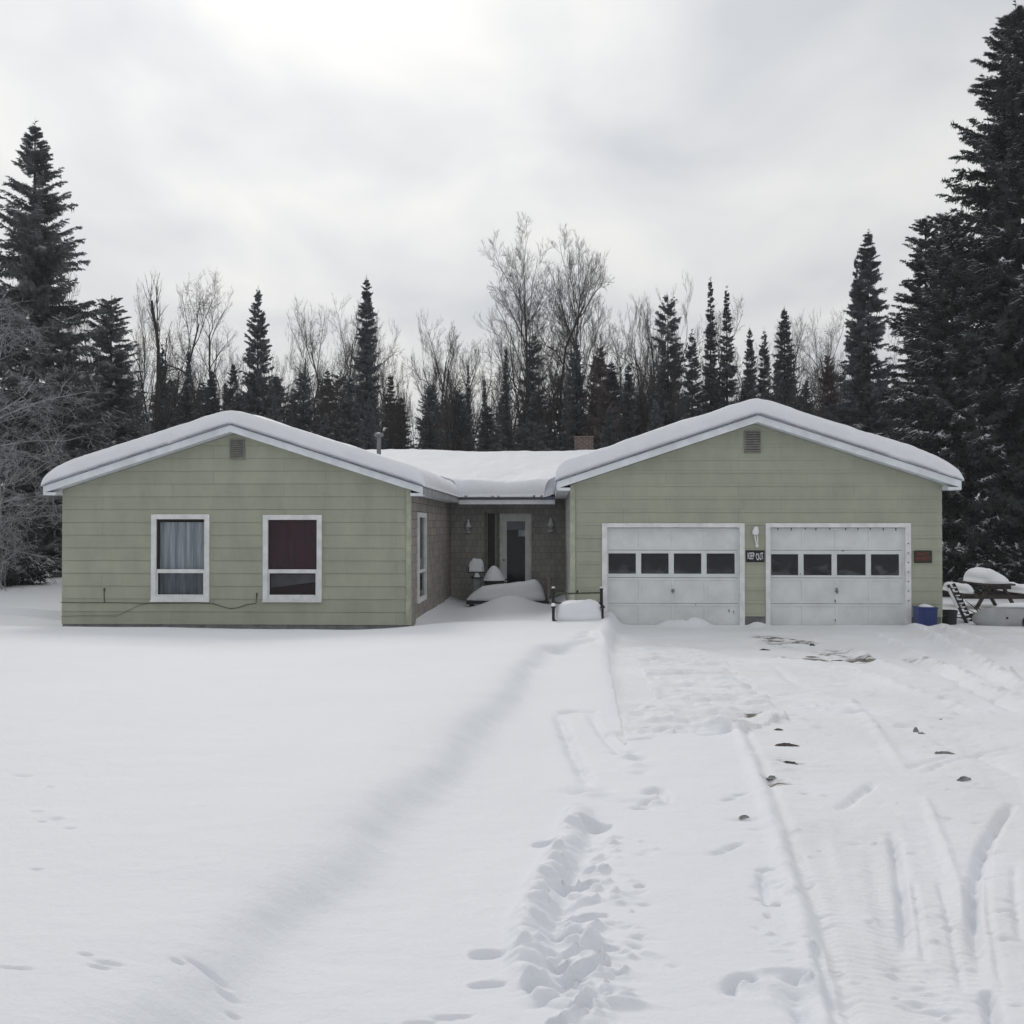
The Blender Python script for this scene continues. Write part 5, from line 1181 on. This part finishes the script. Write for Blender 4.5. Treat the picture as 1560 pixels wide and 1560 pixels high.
# bare trees
def bare_mesh(H, seed, spread=.55, forks=2, start=.22, levels=6, r0=.14, lat=7, upb=.55, kink=.18, drop=.0, multi=1, twl=1.0, lf=.40):
    r = random.Random(seed); V = []; Fq = []
    def seg(p, q, ra, rb, n):
        d = q - p; L = d.length
        if L < 1e-5: return
        d /= L; a = d.orthogonal().normalized(); b = d.cross(a); k = len(V)
        for c, rad in ((p, ra), (q, rb)):
            for j in range(n):
                t = 6.28318 * j / n; V.append(c + (a * math.cos(t) + b * math.sin(t)) * rad)
        for j in range(n): Fq.append((k + j, k + (j + 1) % n, k + n + (j + 1) % n, k + n + j))
    def grow(p, d, L, rad, lev):
        ns = 6 if lev < 2 else (4 if lev < 4 else 3); n = 7 if lev == 0 else (5 if lev == 1 else (4 if lev == 2 else 3)); pts = [p]; dd = d.copy(); re = rad * (.35 if lev < 4 else .4)
        for i in range(ns):
            dd = (dd + Vector((r.gauss(0, kink), r.gauss(0, kink), r.gauss(0, kink * .6) + (upb * .10 if lev > 0 else .08) - drop * .05 * lev))).normalized()
            q = pts[-1] + dd * (L / ns); seg(pts[-1], q, rad + (re - rad) * i / ns, rad + (re - rad) * (i + 1) / ns, n); pts.append(q)
        if lev >= levels: return
        cnt = (lat if lev == 0 else (8 if lev == 1 else (5 if lev < 4 else 4)))
        for i in range(cnt):
            f = (start + (1 - start) * (i + r.random()) / cnt) if lev == 0 else .15 + .85 * (i + r.random()) / cnt
            k = min(int(f * ns), ns - 1); pp = pts[k].lerp(pts[k + 1], f * ns - k); az = r.uniform(0, 6.283)
            ax = (pts[k + 1] - pts[k]).normalized(); o = ax.orthogonal().normalized(); o = Matrix.Rotation(az, 3, ax) @ o
            sp = spread * r.uniform(.7, 1.3); nd = (ax * math.cos(sp) + o * math.sin(sp)); nd.z += upb * .25; nd.normalize()
            ll = L * (lf if lev == 0 else .56) * (1.1 - .55 * f) * r.uniform(.7, 1.2) * (twl if lev >= 3 else 1)
            if ll < .12: continue
            grow(pp, nd, ll, max(.0045, (rad + (re - rad) * f) * .55), lev + 1)
    for m in range(multi):
        a = r.uniform(0, 6.28); d = Vector((math.cos(a) * .18 * (multi > 1), math.sin(a) * .18 * (multi > 1), 1)).normalized()
        grow(Vector((.15 * m * math.cos(a), .15 * m * math.sin(a), -.3)), d, H * .82 * r.uniform(.85, 1), r0, 0)
    z = max(v.z for v in V); return V, Fq, z
def bare_proto(name, H, seed, mt, **k):
    V, Fq, z = bare_mesh(H, seed, **k)
    V = np.array([tuple(v) for v in V]); Fq = np.array(Fq)
    t = empty(name)
    # first rings are the stem: split trunk and crown by tube thickness
    e = np.linalg.norm(V[Fq[:, 0]] - V[Fq[:, 1]], axis=1); thick = e > .045
    for nm, mk in (('trunk', thick), ('crown', ~thick)):
        f = Fq[mk]; used, inv = np.unique(f, return_inverse=True); npmesh(nm, V[used], inv.reshape(-1, 4), mt, t)
    half = np.percentile(np.abs(V[:, 0]), 98); print('BARE', name, round(z, 1), round(half, 2), len(Fq))
    return (t, z, half, children(t), [False])
bA = bare_proto('bare_tree', 13, 1, M_barkg, spread=.75, levels=5, r0=.12, lat=14, upb=.55, start=.3)
bB = bare_proto('bare_tree', 12, 2, M_barkg, spread=.62, levels=5, r0=.09, lat=12, upb=.7, multi=2, start=.3)
bC = bare_proto('bare_tree', 12, 3, M_barkg, spread=.85, levels=5, r0=.11, lat=12, upb=.45, kink=.26, start=.3)
bD = bare_proto('birch_tree', 17, 12, M_barkg, spread=.62, levels=5, r0=.12, lat=22, upb=.5, kink=.13, start=.36, twl=1.15)
bE = bare_proto('birch_tree', 16, 7, M_barkg, spread=.6, levels=5, r0=.105, lat=22, upb=.5, kink=.13, start=.38, twl=1.15)
dead = bare_proto('dead_tree', 11, 9, M_bark, spread=.6, levels=3, r0=.17, lat=6, upb=.9, kink=.16, start=.35)
for px, pt, Yd, pr, hw, lb in [
  (790, 323, 27, bD, 82, 'tallest bare birch, rising behind the middle of the low roof'),
  (890, 343, 30, bE, 74, 'second tallest bare birch, above the brick chimney'),
  (232, 404, 19, dead, 50, 'forked bare tree with a thick dark trunk left of the left gable'),
  (165, 388, 21, bB, 50, 'slim bare tree showing behind the right side of the big left spruce'),
  (195, 420, 25, bA, 40, 'faint bare tree between the big left spruce and the forked bare tree'),
  (330, 428, 28, bC, 48, 'crooked bare tree over the left slope of the left gable roof'),
  (372, 432, 32, bA, 55, 'bare tree half hidden by the broad spruce above the left gable peak'),
  (440, 422, 29, bC, 62, 'spreading bare tree just right of the broad spruce'),
  (482, 452, 31, bB, 48, 'bare tree over the right slope of the left gable, left of the spire-topped fir'),
  (512, 448, 30, bA, 44, 'thin bare tree touching the left side of the spire-topped fir'),
  (606, 452, 26, bB, 56, 'fan-shaped bare tree just right of the spire-topped fir'),
  (648, 482, 31, bA, 46, 'thin bare tree above the flue pipe gap'),
  (697, 486, 32, bB, 38, 'slight bare tree left of the tallest birch'),
  (745, 520, 34, bA, 36, 'low bare tree under the left limbs of the tallest birch'),
  (840, 395, 33, bC, 48, 'bare tree filling the space between the two birches'),
  (935, 490, 33, bB, 40, 'low bare tree right of the second birch'),
  (985, 414, 29, bB, 56, 'upright bare tree left of the flat-topped spruce'),
  (1030, 425, 33, bA, 46, 'bare tree behind the flat-topped spruce'),
  (1128, 470, 34, bB, 40, 'thin bare tree behind the garage peak'),
  (1160, 462, 36, bC, 44, 'bare tree behind the two short spruces at the garage peak'),
  (1215, 466, 35, bA, 46, 'bare tree right of the solid dark spruce'),
  (1262, 455, 31, bB, 46, 'fan-shaped bare tree left of the paired cedars'),
  (1238, 480, 38, bA, 44, 'faint bare tree farther back left of the paired cedars'),
  (1362, 470, 30, bC, 38, 'bare tree glimpsed right of the paired cedars')]:
    place(pr, px, pt, Yd, lb, 'birch' if 'birch,' in lb or lb.startswith('tallest') else 'bare tree', None, hw, rz=px * .37)
for i in range(30):                       # farther leafless trees filling the gaps of the skyline
    px = 140 + 1230 * (i + rr.random()) / 30; pt_ = rr.uniform(455, 540)
    place([bA, bB, bC][i % 3], px, pt_, rr.uniform(34, 46), uniq('leafless skyline tree, ' + whereis(px), ('faint', 'thin', 'spindly')), 'bare tree', 'leafless trees in the far skyline', rr.uniform(36, 54), rz=rr.uniform(0, 6))
# thicket: low bare saplings in front of the wood
sap = bare_proto('sapling', 6, 15, M_barkg, spread=.5, levels=4, r0=.04, lat=7, upb=1, multi=2, start=.2)
for i in range(70):
    px = 150 + 1230 * (i + rr.random()) / 70
    place(sap, px, rr.uniform(560, 640), rr.uniform(19, 33), uniq('leafless thicket sapling, ' + whereis(px)), 'sapling', 'leafless saplings in the thicket behind the roofs', rr.uniform(18, 34), rz=rr.uniform(0, 6))
# frosted trees reaching in from the left edge
M_rime = mat('rime_bark', (.38, .385, .395), .85, var=.35, vscale=5)
fr = bare_proto('frosted_tree', 10, 23, M_rime, spread=1.0, levels=6, r0=.06, lat=22, upb=.22, kink=.2, start=.12, twl=1.0, drop=.2, lf=.52)
o = place(fr, -75, 395, 6.5, 'frost-coated bare tree reaching in from the left edge in front of the big left spruce', 'bare tree', None, 240)
fr2 = bare_proto('frosted_bush', 6, 29, M_rime, spread=1.0, levels=6, r0=.035, lat=16, upb=.15, kink=.22, start=.08, multi=2, lf=.6)
place(fr2, 10, 640, 4.5, 'low frost-coated bush with arching twigs at the left corner of the house', 'bush', None, 110)
